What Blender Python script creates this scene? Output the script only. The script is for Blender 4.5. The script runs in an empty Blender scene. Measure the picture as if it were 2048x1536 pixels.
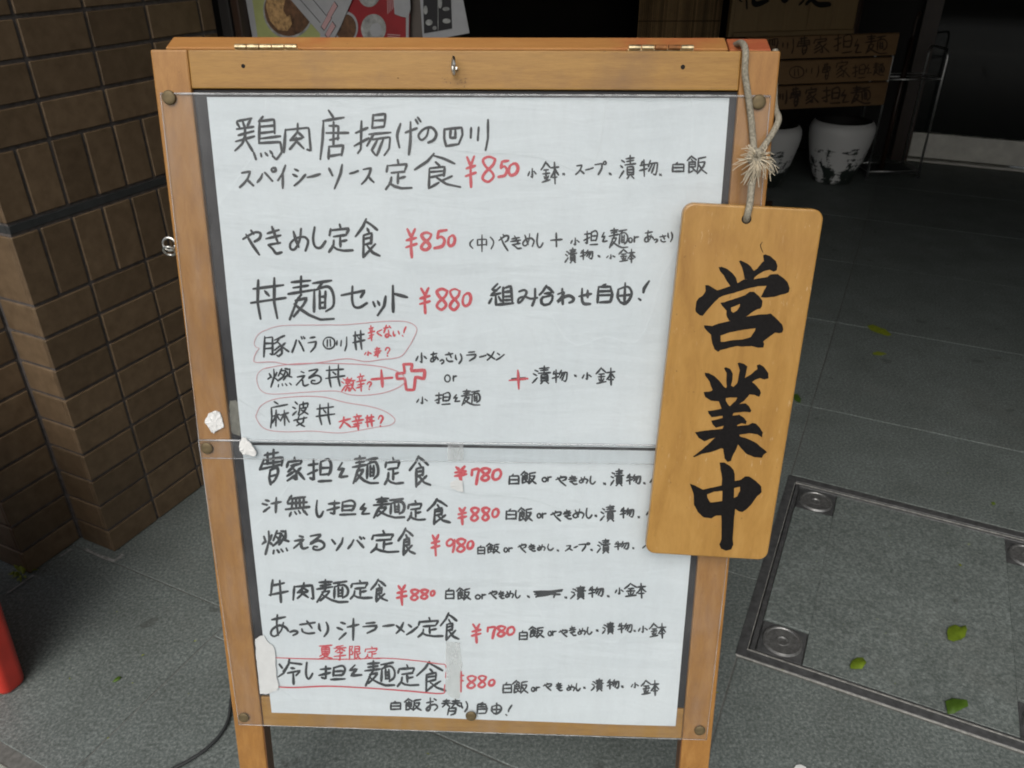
import bpy, bmesh, math, random
from mathutils import Vector, Matrix
from mathutils.geometry import tessellate_polygon
random.seed(7)
R = math.radians
sc = bpy.context.scene
# ---------------------------------------------------------------- camera
FPX = 1596.6                       # focal length in photo pixels (photo 2048 px wide)
PITCH, ROLL = R(30.01), 0.0032
CAMZ = 1.30
cp, sp, cr, sr = math.cos(PITCH), math.sin(PITCH), math.cos(ROLL), math.sin(ROLL)
_fw = Vector((0, cp, -sp)); _rt = Vector((1, 0, 0)); _dn = Vector((0, -sp, -cp))
CR = cr * _rt + sr * _dn; CD = -sr * _rt + cr * _dn; CF = _fw
cam = bpy.data.cameras.new('camera'); co = bpy.data.objects.new('camera', cam)
sc.collection.objects.link(co); sc.camera = co
cam.sensor_width = 36.0; cam.lens = FPX / 2048 * 36.0; cam.clip_start = 0.05; cam.clip_end = 500
M = Matrix((CR, -CD, -CF)).transposed().to_4x4(); M.translation = (0, 0, CAMZ); co.matrix_world = M
cam.dof.use_dof = True; cam.dof.focus_distance = 1.0; cam.dof.aperture_fstop = 14.0
# ---------------------------------------------------------------- light
SUN_EL, SUN_AZ = R(46), R(195)     # azimuth clockwise from +Y: behind the photographer
w = bpy.data.worlds.new('World'); sc.world = w; w.use_nodes = True
nt = w.node_tree; nt.nodes.clear()
sky = nt.nodes.new('ShaderNodeTexSky'); sky.sky_type = 'NISHITA'; sky.sun_disc = False
sky.sun_elevation = SUN_EL; sky.sun_rotation = SUN_AZ; sky.air_density = 1.0; sky.dust_density = 6.0; sky.ozone_density = 1.0
hs = nt.nodes.new('ShaderNodeHueSaturation'); hs.inputs['Saturation'].default_value = 0.42
bg = nt.nodes.new('ShaderNodeBackground'); bg.inputs['Strength'].default_value = 0.11
wo = nt.nodes.new('ShaderNodeOutputWorld')
nt.links.new(sky.outputs[0], hs.inputs['Color']); nt.links.new(hs.outputs[0], bg.inputs['Color']); nt.links.new(bg.outputs[0], wo.inputs['Surface'])
sl = bpy.data.lights.new('sun', 'SUN'); sl.energy = 1.45; sl.angle = R(50); sl.color = (1.0, 0.965, 0.92)
so = bpy.data.objects.new('sun', sl); sc.collection.objects.link(so)
sd = Vector((math.sin(SUN_AZ) * math.cos(SUN_EL), math.cos(SUN_AZ) * math.cos(SUN_EL), math.sin(SUN_EL)))
so.rotation_euler = sd.to_track_quat('Z', 'Y').to_euler(); so.location = sd * 10
sc.view_settings.view_transform = 'Standard'; sc.view_settings.look = 'None'
sc.view_settings.exposure = -0.19; sc.view_settings.gamma = 1.0; sc.view_settings.use_curve_mapping = False
try:
    sc.cycles.use_denoising = True; sc.cycles.max_bounces = 8; sc.cycles.diffuse_bounces = 4
    sc.cycles.glossy_bounces = 4; sc.cycles.transparent_max_bounces = 16; sc.cycles.filter_width = 1.9
    sc.cycles.caustics_reflective = False; sc.cycles.caustics_refractive = False
except Exception: pass
# ---------------------------------------------------------------- geometry of the place
CAM = Vector((0, 0, CAMZ))
def ray(x, y): return CR * ((x - 1024) / FPX) + CD * ((y - 768) / FPX) + CF
def hit(x, y, p, n):                # where the line of sight meets the plane through p with normal n
    r = ray(x, y); return CAM + r * ((p - CAM).dot(n) / r.dot(n))
Zu = Vector((0, 0, 1))
def ground(x, y, z=0.0): return hit(x, y, Vector((0, 0, z)), Zu)
YAW = R(25.75)
GU = Vector((math.sin(YAW), math.cos(YAW), 0)); GW = Vector((math.cos(YAW), -math.sin(YAW), 0))   # building grid: forward, right
PSI, TILT = R(2.21), R(12.07)
E1 = Vector((math.cos(PSI), -math.sin(PSI), 0)); BN = Vector((math.sin(PSI), math.cos(PSI), 0))
EUP = Zu * math.cos(TILT) + BN * math.sin(TILT)
NB = E1.cross(EUP).normalized()
if NB.y > 0: NB = -NB
BP = CAM + CF * 1.01
def board(x, y, h=0.0): return hit(x, y, BP + NB * h, NB)
O = board(299.5, 99)
class Fr:
    def __init__(s, o, a, b, c): s.o, s.a, s.b, s.c = Vector(o), Vector(a), Vector(b), Vector(c)
    def __call__(s, x, y, z): return s.o + s.a * x + s.b * y + s.c * z
    def inv(s, p): d = p - s.o; return (d.dot(s.a), d.dot(s.b), d.dot(s.c))
FW = Fr((0, 0, 0), (1, 0, 0), (0, 1, 0), (0, 0, 1))
FB = Fr(O, E1, -EUP, NB)            # board: across, down, towards the viewer
FG = Fr((0, 0, 0), GW, GU, Zu)      # building grid: right, forward, up
# ---------------------------------------------------------------- object helpers
C = sc.collection
def mesh_from(bm, name):
    me = bpy.data.meshes.new(name); bmesh.ops.recalc_face_normals(bm, faces=bm.faces) if len(bm.faces) < 60000 else None
    bm.to_mesh(me); bm.free(); return me
def tag(o, label=None, cat=None, group=None, kind=None):
    if label: o['label'] = label
    if cat: o['category'] = cat
    if group: o['group'] = group
    if kind: o['kind'] = kind
    return o
def thing(name, label, cat, loc, group=None):
    o = bpy.data.objects.new(name, None); o.location = loc; o.empty_display_size = 0.05; C.objects.link(o)
    return tag(o, label, cat, group)
def obj(name, bm, m, parent=None, smooth=False, label=None, kind=None, base=None, nrm=True):
    """bm is in world coordinates; its origin goes to the parent (or to base)."""
    org = Vector((0, 0, 0))
    if parent is not None:
        q = parent
        while q is not None: org += q.location; q = q.parent
    elif base is not None: org = Vector(base)
    for v in bm.verts: v.co -= org
    if nrm: bmesh.ops.recalc_face_normals(bm, faces=bm.faces)
    me = bpy.data.meshes.new(name); bm.to_mesh(me); bm.free()
    if smooth:
        for p in me.polygons: p.use_smooth = True
    if m: me.materials.append(m)
    o = bpy.data.objects.new(name, me); C.objects.link(o)
    if parent is not None: o.parent = parent
    elif base is not None: o.location = org
    if label: o['label'] = label
    if kind: o['kind'] = kind
    return o
def bx(bm, F, x0, x1, y0, y1, z0, z1, bev=0.0, seg=1):
    vs = [bm.verts.new(F(x, y, z)) for z in (z0, z1) for y in (y0, y1) for x in (x0, x1)]
    fs = [bm.faces.new([vs[i] for i in q]) for q in ((0, 1, 3, 2), (4, 6, 7, 5), (0, 4, 5, 1), (2, 3, 7, 6), (0, 2, 6, 4), (1, 5, 7, 3))]
    if bev > 0:
        es = list({e for f in fs for e in f.edges})
        bmesh.ops.bevel(bm, geom=es, offset=bev, segments=seg, affect='EDGES', profile=0.5)
    return bm
def NBM(): return bmesh.new()
def box(F, *a, **k): return bx(NBM(), F, *a, **k)
def tube(bm, pts, r, n=8, caps=True, taper=None):
    pts = [Vector(p) for p in pts]; rings = []
    t0 = (pts[1] - pts[0]).normalized()
    up = Vector((0, 0, 1)) if abs(t0.z) < 0.9 else Vector((1, 0, 0))
    a = t0.cross(up).normalized()
    for i, p in enumerate(pts):
        t = (pts[min(i + 1, len(pts) - 1)] - pts[max(i - 1, 0)]).normalized()
        a = (a - t * a.dot(t)).normalized(); b = t.cross(a)
        rr = r if taper is None else r * taper(i / (len(pts) - 1))
        rings.append([bm.verts.new(p + (a * math.cos(2 * math.pi * k / n) + b * math.sin(2 * math.pi * k / n)) * rr) for k in range(n)])
    for i in range(len(rings) - 1):
        for k in range(n): bm.faces.new((rings[i][k], rings[i][(k + 1) % n], rings[i + 1][(k + 1) % n], rings[i + 1][k]))
    if caps: bm.faces.new(rings[0][::-1]); bm.faces.new(rings[-1])
    return bm
def catm(pts, n=6):
    P = [pts[0] * 2 - pts[1]] + list(pts) + [pts[-1] * 2 - pts[-2]]; out = []
    for i in range(1, len(P) - 2):
        for k in range(n):
            t = k / n; a, b, c, d = P[i - 1], P[i], P[i + 1], P[i + 2]
            out.append(0.5 * ((2 * b) + (c - a) * t + (2 * a - 5 * b + 4 * c - d) * t * t + (3 * b - a - 3 * c + d) * t ** 3))
    out.append(pts[-1]); return out
def lathe(bm, F, prof, n=32, wob=None):
    rings = []
    for (r, z) in prof:
        rings.append([bm.verts.new(F(r * math.cos(2 * math.pi * k / n) * (1 if wob is None else wob(k / n, z)), r * math.sin(2 * math.pi * k / n) * (1 if wob is None else wob(k / n, z)), z)) for k in range(n)])
    for i in range(len(rings) - 1):
        for k in range(n): bm.faces.new((rings[i][k], rings[i][(k + 1) % n], rings[i + 1][(k + 1) % n], rings[i + 1][k]))
    return bm
def prism(bm, top, bot):
    """closed solid between two matching outlines (lists of points)"""
    a = [bm.verts.new(p) for p in top]; b = [bm.verts.new(p) for p in bot]; n = len(a)
    for tri in tessellate_polygon([top]): 
        try: bm.faces.new([a[i] for i in tri])
        except ValueError: pass
    for tri in tessellate_polygon([bot]):
        try: bm.faces.new([b[i] for i in tri][::-1])
        except ValueError: pass
    for i in range(n):
        j = (i + 1) % n; bm.faces.new((a[i], b[i], b[j], a[j]))
    return bm
# ---------------------------------------------------------------- materials
MATS = {}
class NT:
    def __init__(s, name):
        s.m = bpy.data.materials.new(name); s.m.use_nodes = True; s.t = s.m.node_tree; s.n = s.t.nodes; s.l = s.t.links
        s.b = s.n['Principled BSDF']; s.out = s.n['Material Output']; s.tc = s.n.new('ShaderNodeTexCoord')
    def set(s, **k):
        for a, v in k.items(): s.b.inputs[a.replace('_', ' ')].default_value = v
        return s
    def map(s, scale=(1, 1, 1), rot=(0, 0, 0), src='Object'):
        mp = s.n.new('ShaderNodeMapping'); mp.inputs['Scale'].default_value = scale; mp.inputs['Rotation'].default_value = rot
        s.l.new(s.tc.outputs[src], mp.inputs['Vector']); return mp.outputs[0]
    def noise(s, vec, scale, detail=4, rough=0.55, dist=0.0):
        n = s.n.new('ShaderNodeTexNoise'); n.inputs['Scale'].default_value = scale; n.inputs['Detail'].default_value = detail
        n.inputs['Roughness'].default_value = rough; n.inputs['Distortion'].default_value = dist; s.l.new(vec, n.inputs['Vector']); return n.outputs[0]
    def ramp(s, fac, stops):
        r = s.n.new('ShaderNodeValToRGB'); e = r.color_ramp.elements
        while len(e) < len(stops): e.new(0.5)
        for i, (p, c) in enumerate(stops): e[i].position = p; e[i].color = (*c, 1) if len(c) == 3 else c
        s.l.new(fac, r.inputs[0]); return r.outputs[0]
    def mix(s, fac, a, b, mode='MIX'):
        m = s.n.new('ShaderNodeMix'); m.data_type = 'RGBA'; m.blend_type = mode
        for sock, v in ((m.inputs[0], fac), (m.inputs[6], a), (m.inputs[7], b)):
            if hasattr(v, 'is_output'): s.l.new(v, sock)
            else: sock.default_value = v if not isinstance(v, tuple) else (*v, 1)
        return m.outputs[2]
    def bump(s, h, strength, dist=0.001):
        b = s.n.new('ShaderNodeBump'); b.inputs['Strength'].default_value = strength; b.inputs['Distance'].default_value = dist
        s.l.new(h, b.inputs['Height']); s.l.new(b.outputs[0], s.b.inputs['Normal']); return b
    def col(s, c): s.l.new(c, s.b.inputs['Base Color']); return s
    def rnd(s): o = s.n.new('ShaderNodeObjectInfo'); return o.outputs['Random']
def simple(name, col, rough=0.5, metal=0.0, var=0.0, vscale=20, bump=0.0, bscale=200):
    t = NT(name); t.set(Roughness=rough, Metallic=metal, Base_Color=(*col, 1))
    if var:
        n = t.noise(t.map(), vscale, 5); a = tuple(c * (1 - var) for c in col); b = tuple(min(1, c * (1 + var)) for c in col)
        t.col(t.ramp(n, [(0.3, a), (0.7, b)]))
    if bump: t.bump(t.noise(t.map(), bscale, 3), bump)
    return t.m
def wood(name, c0, c1, c2, grain, rough=0.42, rot=(0, 0, 0), scratch=0.0, fine=0.35, stain=0.25, stain_col=(0.10, 0.05, 0.03), gsc=1.0, coat=0.15, rnd=0.0):
    t = NT(name); v = t.map(grain, rot); 
    g = t.noise(v, 9 * gsc, 7, 0.62, 0.6); base = t.ramp(g, [(0.25, c0), (0.5, c1), (0.78, c2)])
    f = t.noise(v, 70 * gsc, 4, 0.7); base = t.mix(fine, base, t.ramp(f, [(0.3, tuple(x * 0.72 for x in c1)), (0.6, c2)]))
    s = t.noise(t.map(), 9, 6, 0.6); sm = t.ramp(s, [(0.52, (0, 0, 0)), (0.75, (stain, stain, stain))])
    base = t.mix(sm, base, stain_col)
    p = t.noise(t.map((1, 1, 1)), 160, 2, 0.5); pm = t.ramp(p, [(0.73, (0, 0, 0)), (0.78, (0.5, 0.5, 0.5))])
    base = t.mix(pm, base, tuple(x * 0.35 for x in c1))
    if scratch:
        q = t.noise(t.map((55, 55, 1.1), (0, 0, 0)), 6, 3, 0.6); big = t.noise(t.map(), 7, 2)
        qm = t.ramp(q, [(0.64, (0, 0, 0)), (0.70, (scratch,) * 3)]); base = t.mix(t.mix(1.0, qm, t.ramp(big, [(0.42, (0, 0, 0)), (0.6, (1, 1, 1))]), 'MULTIPLY'), base, (0.66, 0.50, 0.30))
    if rnd:
        o = t.rnd(); m = t.n.new('ShaderNodeMapRange'); m.inputs[3].default_value = 1 - rnd; m.inputs[4].default_value = 1 + rnd
        t.l.new(o, m.inputs[0]); h = t.n.new('ShaderNodeHueSaturation'); t.l.new(m.outputs[0], h.inputs['Value']); t.l.new(base, h.inputs['Color']); base = h.outputs[0]
    t.col(base); t.set(Roughness=rough); t.b.inputs['Coat Weight'].default_value = coat; t.b.inputs['Coat Roughness'].default_value = 0.3
    t.bump(f, 0.25, 0.0006); return t.m
# ---------------------------------------------------------------- handwriting
# pen strokes of each character (x y pairs, strokes split by /, ~ = curved, o = loop: cx cy rx ry)
GLYPHS = {
'鶏':"4 12 36 4/4 14 10 26/16 12 20 22/34 6 27 22/4 30 38 24/8 42 38 34/2 58 42 46/22 22 22 45 14 62 0 78/22 52 38 80/60 0 52 12/52 10 52 62/52 12 84 6 84 38/54 25 84 20/54 38 84 35/52 50 96 44/52 62 98 58 100 80 88 98 80 90/40 84 44 98/54 84 57 92/65 82 69 90/76 78 80 86",
'肉':"8 22 2 100/8 24 92 16 98 96 88 92/52 0 50 30 24 58/50 30 72 48/48 50 50 60 24 90/46 60 74 86/26 58 68 52",
'唐':"34 0 50 12/14 20 84 14/16 20 12 60 4 100/36 32 66 30 64 58/26 46 100 44/36 60 68 56/50 22 50 68/34 72 32 98/34 74 84 70 78 92/32 94 78 90",
'揚':"4 46 36 34/20 20 18 84 8 92/0 76 38 58/52 4 48 34/52 6 84 2 80 32/52 19 82 16/48 34 80 31/40 50 98 44/54 48 34 76/50 62 98 56 94 82 82 98/64 60 48 86 58 96/80 58 62 98",
'げ':"~14 18 2 50 10 80/36 42 84 30/~58 14 58 60 50 100/80 6 88 18/90 0 100 12",
'の':"~56 10 46 60 18 84 2 56 30 16 70 6 98 40 88 80 56 100",
'四':"8 12 6 60 16 96/8 14 94 4 98 40 78 86/40 14 36 56/62 12 62 58/16 96 80 86/36 56 66 54",
'川':"6 26 2 60/44 24 40 66/92 0 92 60 78 100",
'ス':"14 10 78 2 60 44 34 74 0 100/56 54 78 74 100 90",
'ー':"0 100 50 60 100 0",
'パ':"26 40 18 70 0 100/40 30 62 64 78 92/o 86 12 11 14",
'プ':"0 22 62 14 56 54 28 100/o 84 10 12 11",
'バ':"30 24 20 60 0 100/50 28 72 64 86 92/66 0 74 14/84 0 92 12",
'イ':"96 0 60 34 0 66/62 30 62 100",
'シ':"14 2 44 14/0 34 34 46/14 100 60 74 100 36",
'ソ':"0 16 26 46/96 0 84 40 40 100",
'定':"50 0 54 12/16 18 12 38/16 20 84 14 76 32/28 44 74 38/52 42 52 80/54 62 76 56/28 58 26 78 10 98/22 78 40 90 66 96 100 94",
'食':"44 0 30 20 0 46/40 4 64 14 88 28/46 24 54 34/34 42 32 98/34 42 66 36 64 62/34 52 62 48/36 66 64 60/32 98 54 82/48 68 70 86 100 94/82 64 60 78",
'¥':"12 2 44 26/82 0 50 28/48 26 46 64 52 100/4 40 92 30/0 64 96 52",
'8':"~88 10 50 0 14 12 28 36 66 60 78 80 46 100 12 86 28 62 74 34 88 12",
'5':"36 6 28 44/~28 44 58 36 80 56 62 88 6 100/36 6 96 0",
'0':"~60 2 20 20 6 70 30 98 74 84 94 40 76 6 50 2",
'7':"8 10 2 44/8 12 70 4 96 8 74 50 60 100",
'9':"~84 20 50 0 10 22 14 48 50 50 84 20 86 6 84 60 72 100",
'小':"54 0 54 96 42 84/20 30 0 74/76 30 100 54",
'鉢':"28 0 14 20 0 36/30 6 54 28/16 38 42 36/10 54 48 50/28 38 28 84/16 64 20 76/42 62 36 76/4 90 52 80/58 28 100 24/78 2 80 98/78 30 68 52 56 68/80 30 90 46 100 58/66 70 92 68",
'・':"20 20 80 80/30 70 70 30",
'漬':"14 22 30 30/6 44 22 52/0 96 12 84 26 66/40 14 92 10/66 0 66 36/44 26 88 22/34 40 100 36/48 50 48 84/48 50 86 48 86 84/48 62 86 60/48 73 86 72/48 84 86 83/58 88 46 100/76 88 88 98",
'物':"14 10 6 34/4 34 42 28/24 0 24 98/0 66 40 52/58 4 46 40/54 24 96 18 92 70 84 92 74 86/68 26 50 66/82 24 64 78",
'白':"46 0 34 18/14 22 12 98/14 22 90 18 88 96/14 56 88 54/13 94 88 92",
'飯':"24 0 0 28/24 4 48 22/24 20 30 28/12 34 10 94/12 36 42 32 42 62/12 48 42 46/12 62 42 60/10 94 30 84/28 66 44 86/58 16 96 8/60 16 58 56 50 92/60 38 92 34 84 58 54 98/62 50 78 78 100 96",
'や':"~0 36 36 20 70 8 96 12 92 34 66 46/44 0 60 14/16 16 50 60 92 100",
'き':"10 26 78 14/0 46 90 34/36 0 56 36 74 64/14 70 86 60/~14 70 40 84 64 100 96 98",
'め':"20 12 34 50 48 84/~62 0 54 50 30 92 6 90 4 66 36 42 74 36 90 44 100 60 86 100",
'し':"~24 0 12 50 22 84 46 98 74 90 100 66",
'中':"50 0 50 100/8 26 8 62/8 28 92 24 90 60/8 60 90 56",
'(':"~90 0 30 30 20 64 80 100",
')':"~20 0 84 30 90 60 40 100",
'+':"0 54 100 46/48 0 52 100",
'o':"o 50 50 46 48",
'r':"20 0 20 100/~20 40 50 14 100 6",
'担':"4 26 42 20/24 4 24 88 10 80/0 64 40 46/54 12 52 68/~54 14 84 2 96 22 92 50 84 66/54 38 88 36/54 66 84 64/44 94 96 90",
'々':"48 0 4 48 66 34 18 92 100 86",
'麺':"28 0 28 38/8 12 48 8/12 25 44 20/0 40 52 32/28 40 20 52 2 98/16 54 42 48 34 64 12 90/14 62 26 74 46 88 70 98 100 96/54 16 96 8/76 12 66 26/58 30 56 80/~58 30 86 22 100 40 98 66 84 80/70 34 70 72/82 34 82 72/70 46 82 45/70 59 82 58/70 72 82 71",
'あ':"6 22 84 10/~38 0 34 40 42 92/~74 34 60 70 24 96 2 88 10 64 50 48 84 56 100 72",
'っ':"~0 30 50 6 94 20 92 60 40 100",
'さ':"0 28 92 12/42 0 60 30 74 58/~14 64 20 86 50 100 90 96",
'り':"4 10 6 44 20 62/~74 0 92 30 88 66 56 100",
'丼':"4 26 92 18/0 62 100 50/20 6 18 60 28 100/66 0 66 60 74 98/38 32 52 44",
'セ':"0 40 92 20 76 50/~44 0 42 60 50 92 72 98 100 78",
'ッ':"0 30 14 52/34 24 48 46/96 0 84 50 34 100",
'ト':"12 0 14 100/12 30 100 44",
'組':"34 0 10 26 30 30/46 12 4 54 44 42/26 48 28 98/10 66 0 90/38 60 48 80/58 16 56 90/58 20 90 8 94 88/60 38 92 34/60 60 92 58/30 98 100 90/62 76 90 74",
'み':"~4 22 30 14 40 30 16 74 0 84 4 60 30 50 60 62 92 56/82 6 82 60 68 100",
'合':"50 0 24 30 0 46/44 4 70 14 100 34/36 40 84 36/26 58 96 46 92 72 72 92 36 98 14 88 12 70 26 58",
'わ':"28 0 32 100/~2 34 40 24 20 60 0 84 36 56 72 44 98 60 92 80 72 90",
'せ':"0 46 100 30/72 8 70 54/~24 0 24 60 40 92 90 94",
'自':"56 0 34 12/12 14 6 98/12 16 84 14/16 38 86 36/16 60 86 58/84 16 96 56 84 94 20 97",
'由':"56 0 52 90/14 30 10 70 28 96/~14 32 70 18 96 46 84 80 54 100 28 94/16 62 92 58",
'!':"90 0 50 40 44 62/6 92 22 100",
'豚':"10 4 8 60 4 100/10 10 40 6 38 90 30 84/10 36 40 34/10 60 40 58/46 20 84 0/66 12 54 30 44 38/58 28 74 46 76 84 62 98 56 90/68 46 48 66/72 60 46 88/88 34 74 48/74 50 100 74",
'ラ':"20 6 80 0/0 38 96 28 80 66 30 100",
'④':"o 50 50 50 49/36 24 36 80/60 20 62 78",
'辛':"40 0 44 12/10 20 80 12/30 26 36 38/62 20 56 36/0 48 98 36/14 66 82 56/46 42 52 100/0 84 60 74",
'く':"~88 0 20 46 84 100",
'な':"4 24 60 18/36 0 8 60/70 6 88 22/~62 40 66 80 44 100 26 86 50 72 96 90",
'い':"~6 10 4 50 20 90 34 70/78 6 98 60",
'?':"~6 30 30 2 74 2 90 24 66 48 46 70/40 92 50 100",
'燃':"6 26 14 48/36 20 30 40/24 4 26 40 12 100/26 46 40 62/0 56 12 44/56 0 42 40/56 12 74 10 62 46 40 66/52 24 60 32/70 0 86 4/78 18 82 30 64 60/90 0 88 34 72 44/84 40 100 46/44 84 42 98/58 82 62 92/72 80 78 90/90 76 96 86",
'え':"40 0 64 8/8 38 74 26 0 94/~36 64 52 58 56 86 70 98 100 90",
'る':"~14 10 74 0 50 30 12 60 60 40 94 54 96 80 66 98 32 94 34 76 54 78",
'激':"12 8 24 20/2 32 18 42/4 98 24 66/44 0 36 14/32 16 32 44 56 42 56 14 32 16/32 30 56 28/42 50 46 56/28 62 62 58/44 62 28 98/44 76 56 74 52 98/72 6 60 34/68 26 98 22/88 24 80 64 60 98/68 44 82 74 100 96",
'大':"0 44 94 18/40 0 36 50 6 100/42 46 70 70 98 94",
'麻':"24 0 44 10/10 24 90 12/12 24 14 60 8 100/18 56 48 48/34 32 34 96/34 52 16 82/38 52 50 70/54 54 96 44/74 34 76 92/70 52 56 74/80 50 100 78",
'婆':"18 2 32 10/4 22 18 28/4 54 26 38/46 12 96 6 90 22/46 12 44 36 36 52/66 0 66 28/52 28 86 24 66 44 44 54/54 34 94 50/10 74 86 64/44 54 30 80 60 96 72 100/70 62 66 82 26 96",
'曹':"60 0 60 44/34 8 34 42/22 16 80 8/18 28 0 58/18 30 100 22 96 46/14 42 92 34/0 58 90 44/46 58 40 80 48 100/~46 60 72 52 78 66 66 88 48 100/46 78 74 72",
'家':"44 0 46 10/10 18 2 40/10 20 88 12 76 28/24 36 72 28/50 32 8 62/38 46 54 62 56 94 42 88/44 58 4 78/52 74 6 98/80 44 62 58/62 60 100 92",
'汁':"16 16 36 24/0 42 24 50/8 96 38 66/46 40 100 28/74 0 72 100",
'無':"26 0 8 32/20 16 84 8/10 38 90 32/0 64 100 54/28 18 26 60/44 16 44 58/60 14 60 58/76 16 76 54/24 78 16 98/38 76 44 88/54 72 62 84/74 68 92 90",
'牛':"20 0 8 70/16 26 80 14/0 68 100 52/56 4 64 100",
'夏':"4 4 96 0/50 2 40 14/22 16 22 62/22 16 78 14 78 60/22 30 78 29/22 45 78 44/22 60 78 59/40 62 8 84/38 72 74 70 50 88 6 100/36 78 60 90 98 100",
'季':"76 0 20 10/4 20 98 16/50 8 50 44/50 20 14 40/50 20 90 38/26 48 76 46 52 60/52 58 52 100 38 94/2 74 98 68",
'限':"8 4 8 100/8 6 34 4 22 32 36 48 30 62 18 64/50 4 50 98/50 6 88 4 86 44/50 24 86 22/50 42 86 42/50 96 74 82/96 52 80 62/66 50 78 80 100 98",
'冷':"4 22 16 36/0 70 20 58 42 22/46 0 42 24 20 50/44 14 96 20/52 36 68 37/38 56 94 46 74 64/62 54 64 100",
'替':"8 10 42 8/4 26 46 22/26 0 24 26 6 48/26 28 42 44/56 10 94 6/52 26 98 20/74 0 72 26 54 48/74 26 98 44/40 56 34 98/40 58 78 54 72 90 50 100/38 76 74 74",
'お':"4 36 60 26/~34 0 34 74 16 96 2 84 30 58 76 50 96 68 70 94/66 6 82 16",
'ン':"16 0 40 22/0 100 46 70 100 20",
'メ':"84 0 50 60 0 100/0 28 90 88",
}
REG = {'Z1':(280,60,2.8444),'Z2':(900,60,2.8444),'Z3':(400,400,3.4133),'Z4':(900,400,3.4133),'Z5':(400,620,3.4133),
 'Z6':(800,620,3.4133),'Y1':(400,880,3.6571),'Y2':(860,880,3.6571),'Y3':(400,1140,3.6571),'Y4':(860,1140,3.6571),
 'K1':(1360,480,6.4),'K2':(1360,710,6.9833),'K3':(1360,910,6.9833)}
# region | ink | pen width in photo pixels | character x0 y0 x1 y1 ...
UPPER = """
Z1 k 6.2 鶏 538 485 812 742 肉 815 525 975 700 唐 1020 455 1190 742 揚 1215 470 1430 720 げ 1460 490 1600 715 の 1580 550 1690 645 四 1725 550 1840 665 川 1875 505 1985 690
Z1 k 6.2 ス 565 800 650 898 パ 665 780 778 870 イ 782 765 832 905 シ 865 785 945 890 ー 947 818 1030 840 ソ 1070 760 1155 905 ー 1190 800 1245 818 ス 1255 780 1335 882 定 1395 735 1550 910 食 1555 700 1825 905
Z2 r 6.6 ¥ 85 715 150 900 8 180 715 262 870 5 270 738 338 842 0 328 755 392 832
Z2 k 4.6 小 440 785 492 845 鉢 515 745 620 880 ・ 640 815 652 825 ス 712 765 765 825 ー 768 783 818 797 プ 822 745 892 825 ・ 905 813 918 824 漬 960 710 1060 850 物 1075 735 1185 835 ・ 1190 818 1204 830 白 1262 750 1335 810 飯 1345 712 1462 820
Z3 k 6.6 や 290 200 418 378 き 445 175 565 368 め 612 190 745 352 し 765 180 862 335 定 875 160 1050 358 食 1055 125 1235 395
Z3 r 7.0 ¥ 1400 190 1485 400 8 1505 215 1585 348 5 1595 200 1690 335 0 1690 235 1745 320
Z3 k 3.8 ( 1842 265 1868 335 中 1890 235 1960 358 ) 1980 250 2005 335
Z4 k 4.6 や 330 232 402 350 き 410 240 490 335 め 495 225 578 322 し 590 225 638 328
Z4 k 5.4 + 682 222 770 322
Z4 k 4.4 小 820 255 885 312 担 910 205 1010 310 々 1032 218 1075 288 麺 1082 188 1215 328 o 1218 255 1245 292 r 1255 245 1290 290 あ 1325 205 1395 290 っ 1392 266 1416 292 さ 1430 235 1475 290 り 1485 215 1520 288
Z4 k 4.4 漬 780 325 870 432 物 885 335 980 410 ・ 1010 378 1024 390 小 1065 370 1128 402 鉢 1150 330 1265 432
Z3 k 6.8 丼 345 525 595 815 麺 598 515 920 822 セ 962 582 1145 740 ッ 1175 650 1275 795 ト 1310 580 1420 768
Z3 r 7.0 ¥ 1496 595 1575 780 8 1610 600 1695 755 8 1700 600 1780 755 0 1788 630 1855 728
Z4 k 6.6 組 262 568 440 722 み 460 600 600 728 合 605 578 712 725 わ 728 600 848 718 せ 875 600 970 715 自 1000 568 1115 705 由 1138 560 1245 712 ! 1280 545 1365 688
Z5 k 5.0 豚 430 170 610 325 バ 625 175 720 290 ラ 735 180 800 290
Z5 k 4.0 ④ 838 180 925 268 川 930 180 1005 280
Z5 k 5.0 丼 1040 135 1130 275
Z5 r 4.2 辛 1145 105 1195 215 く 1205 130 1245 180 な 1250 100 1310 190 い 1315 140 1365 180 ! 1378 112 1408 182 小 1120 280 1172 312 辛 1185 250 1240 325 ? 1262 255 1298 318
Z5 k 4.6 燃 460 395 635 530 え 655 415 745 520 る 740 400 830 505 丼 855 370 995 525
Z5 r 4.0 激 965 455 1065 555 辛 1065 430 1135 555 ? 1140 488 1172 545
Z5 r 6.4 + 1165 405 1320 530
Z6 k 4.6 小 105 290 185 365 あ 205 285 265 358 っ 272 338 300 370 さ 305 285 365 355 り 375 295 425 368 ラ 450 280 525 350 ー 540 308 590 322 メ 592 280 650 345 ン 652 290 716 345
Z6 k 4.0 o 302 440 345 495 r 362 445 388 490
Z6 k 4.4 小 110 590 190 645 担 235 560 345 650 々 362 575 410 630 麺 415 540 550 655
Z6 r 5.4 + 740 405 875 545
Z6 k 5.4 + 758 420 862 515
Z6 k 4.4 漬 900 380 1030 508 物 1035 405 1145 500 ・ 1190 444 1204 456 小 1240 425 1310 480 鉢 1335 390 1470 515
Z5 k 4.6 麻 480 620 615 805 婆 630 620 745 800 丼 790 630 925 785
Z5 r 4.8 大 945 725 1035 808 辛 1035 705 1120 820 丼 1125 710 1195 800 ? 1215 720 1250 800
"""
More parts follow.
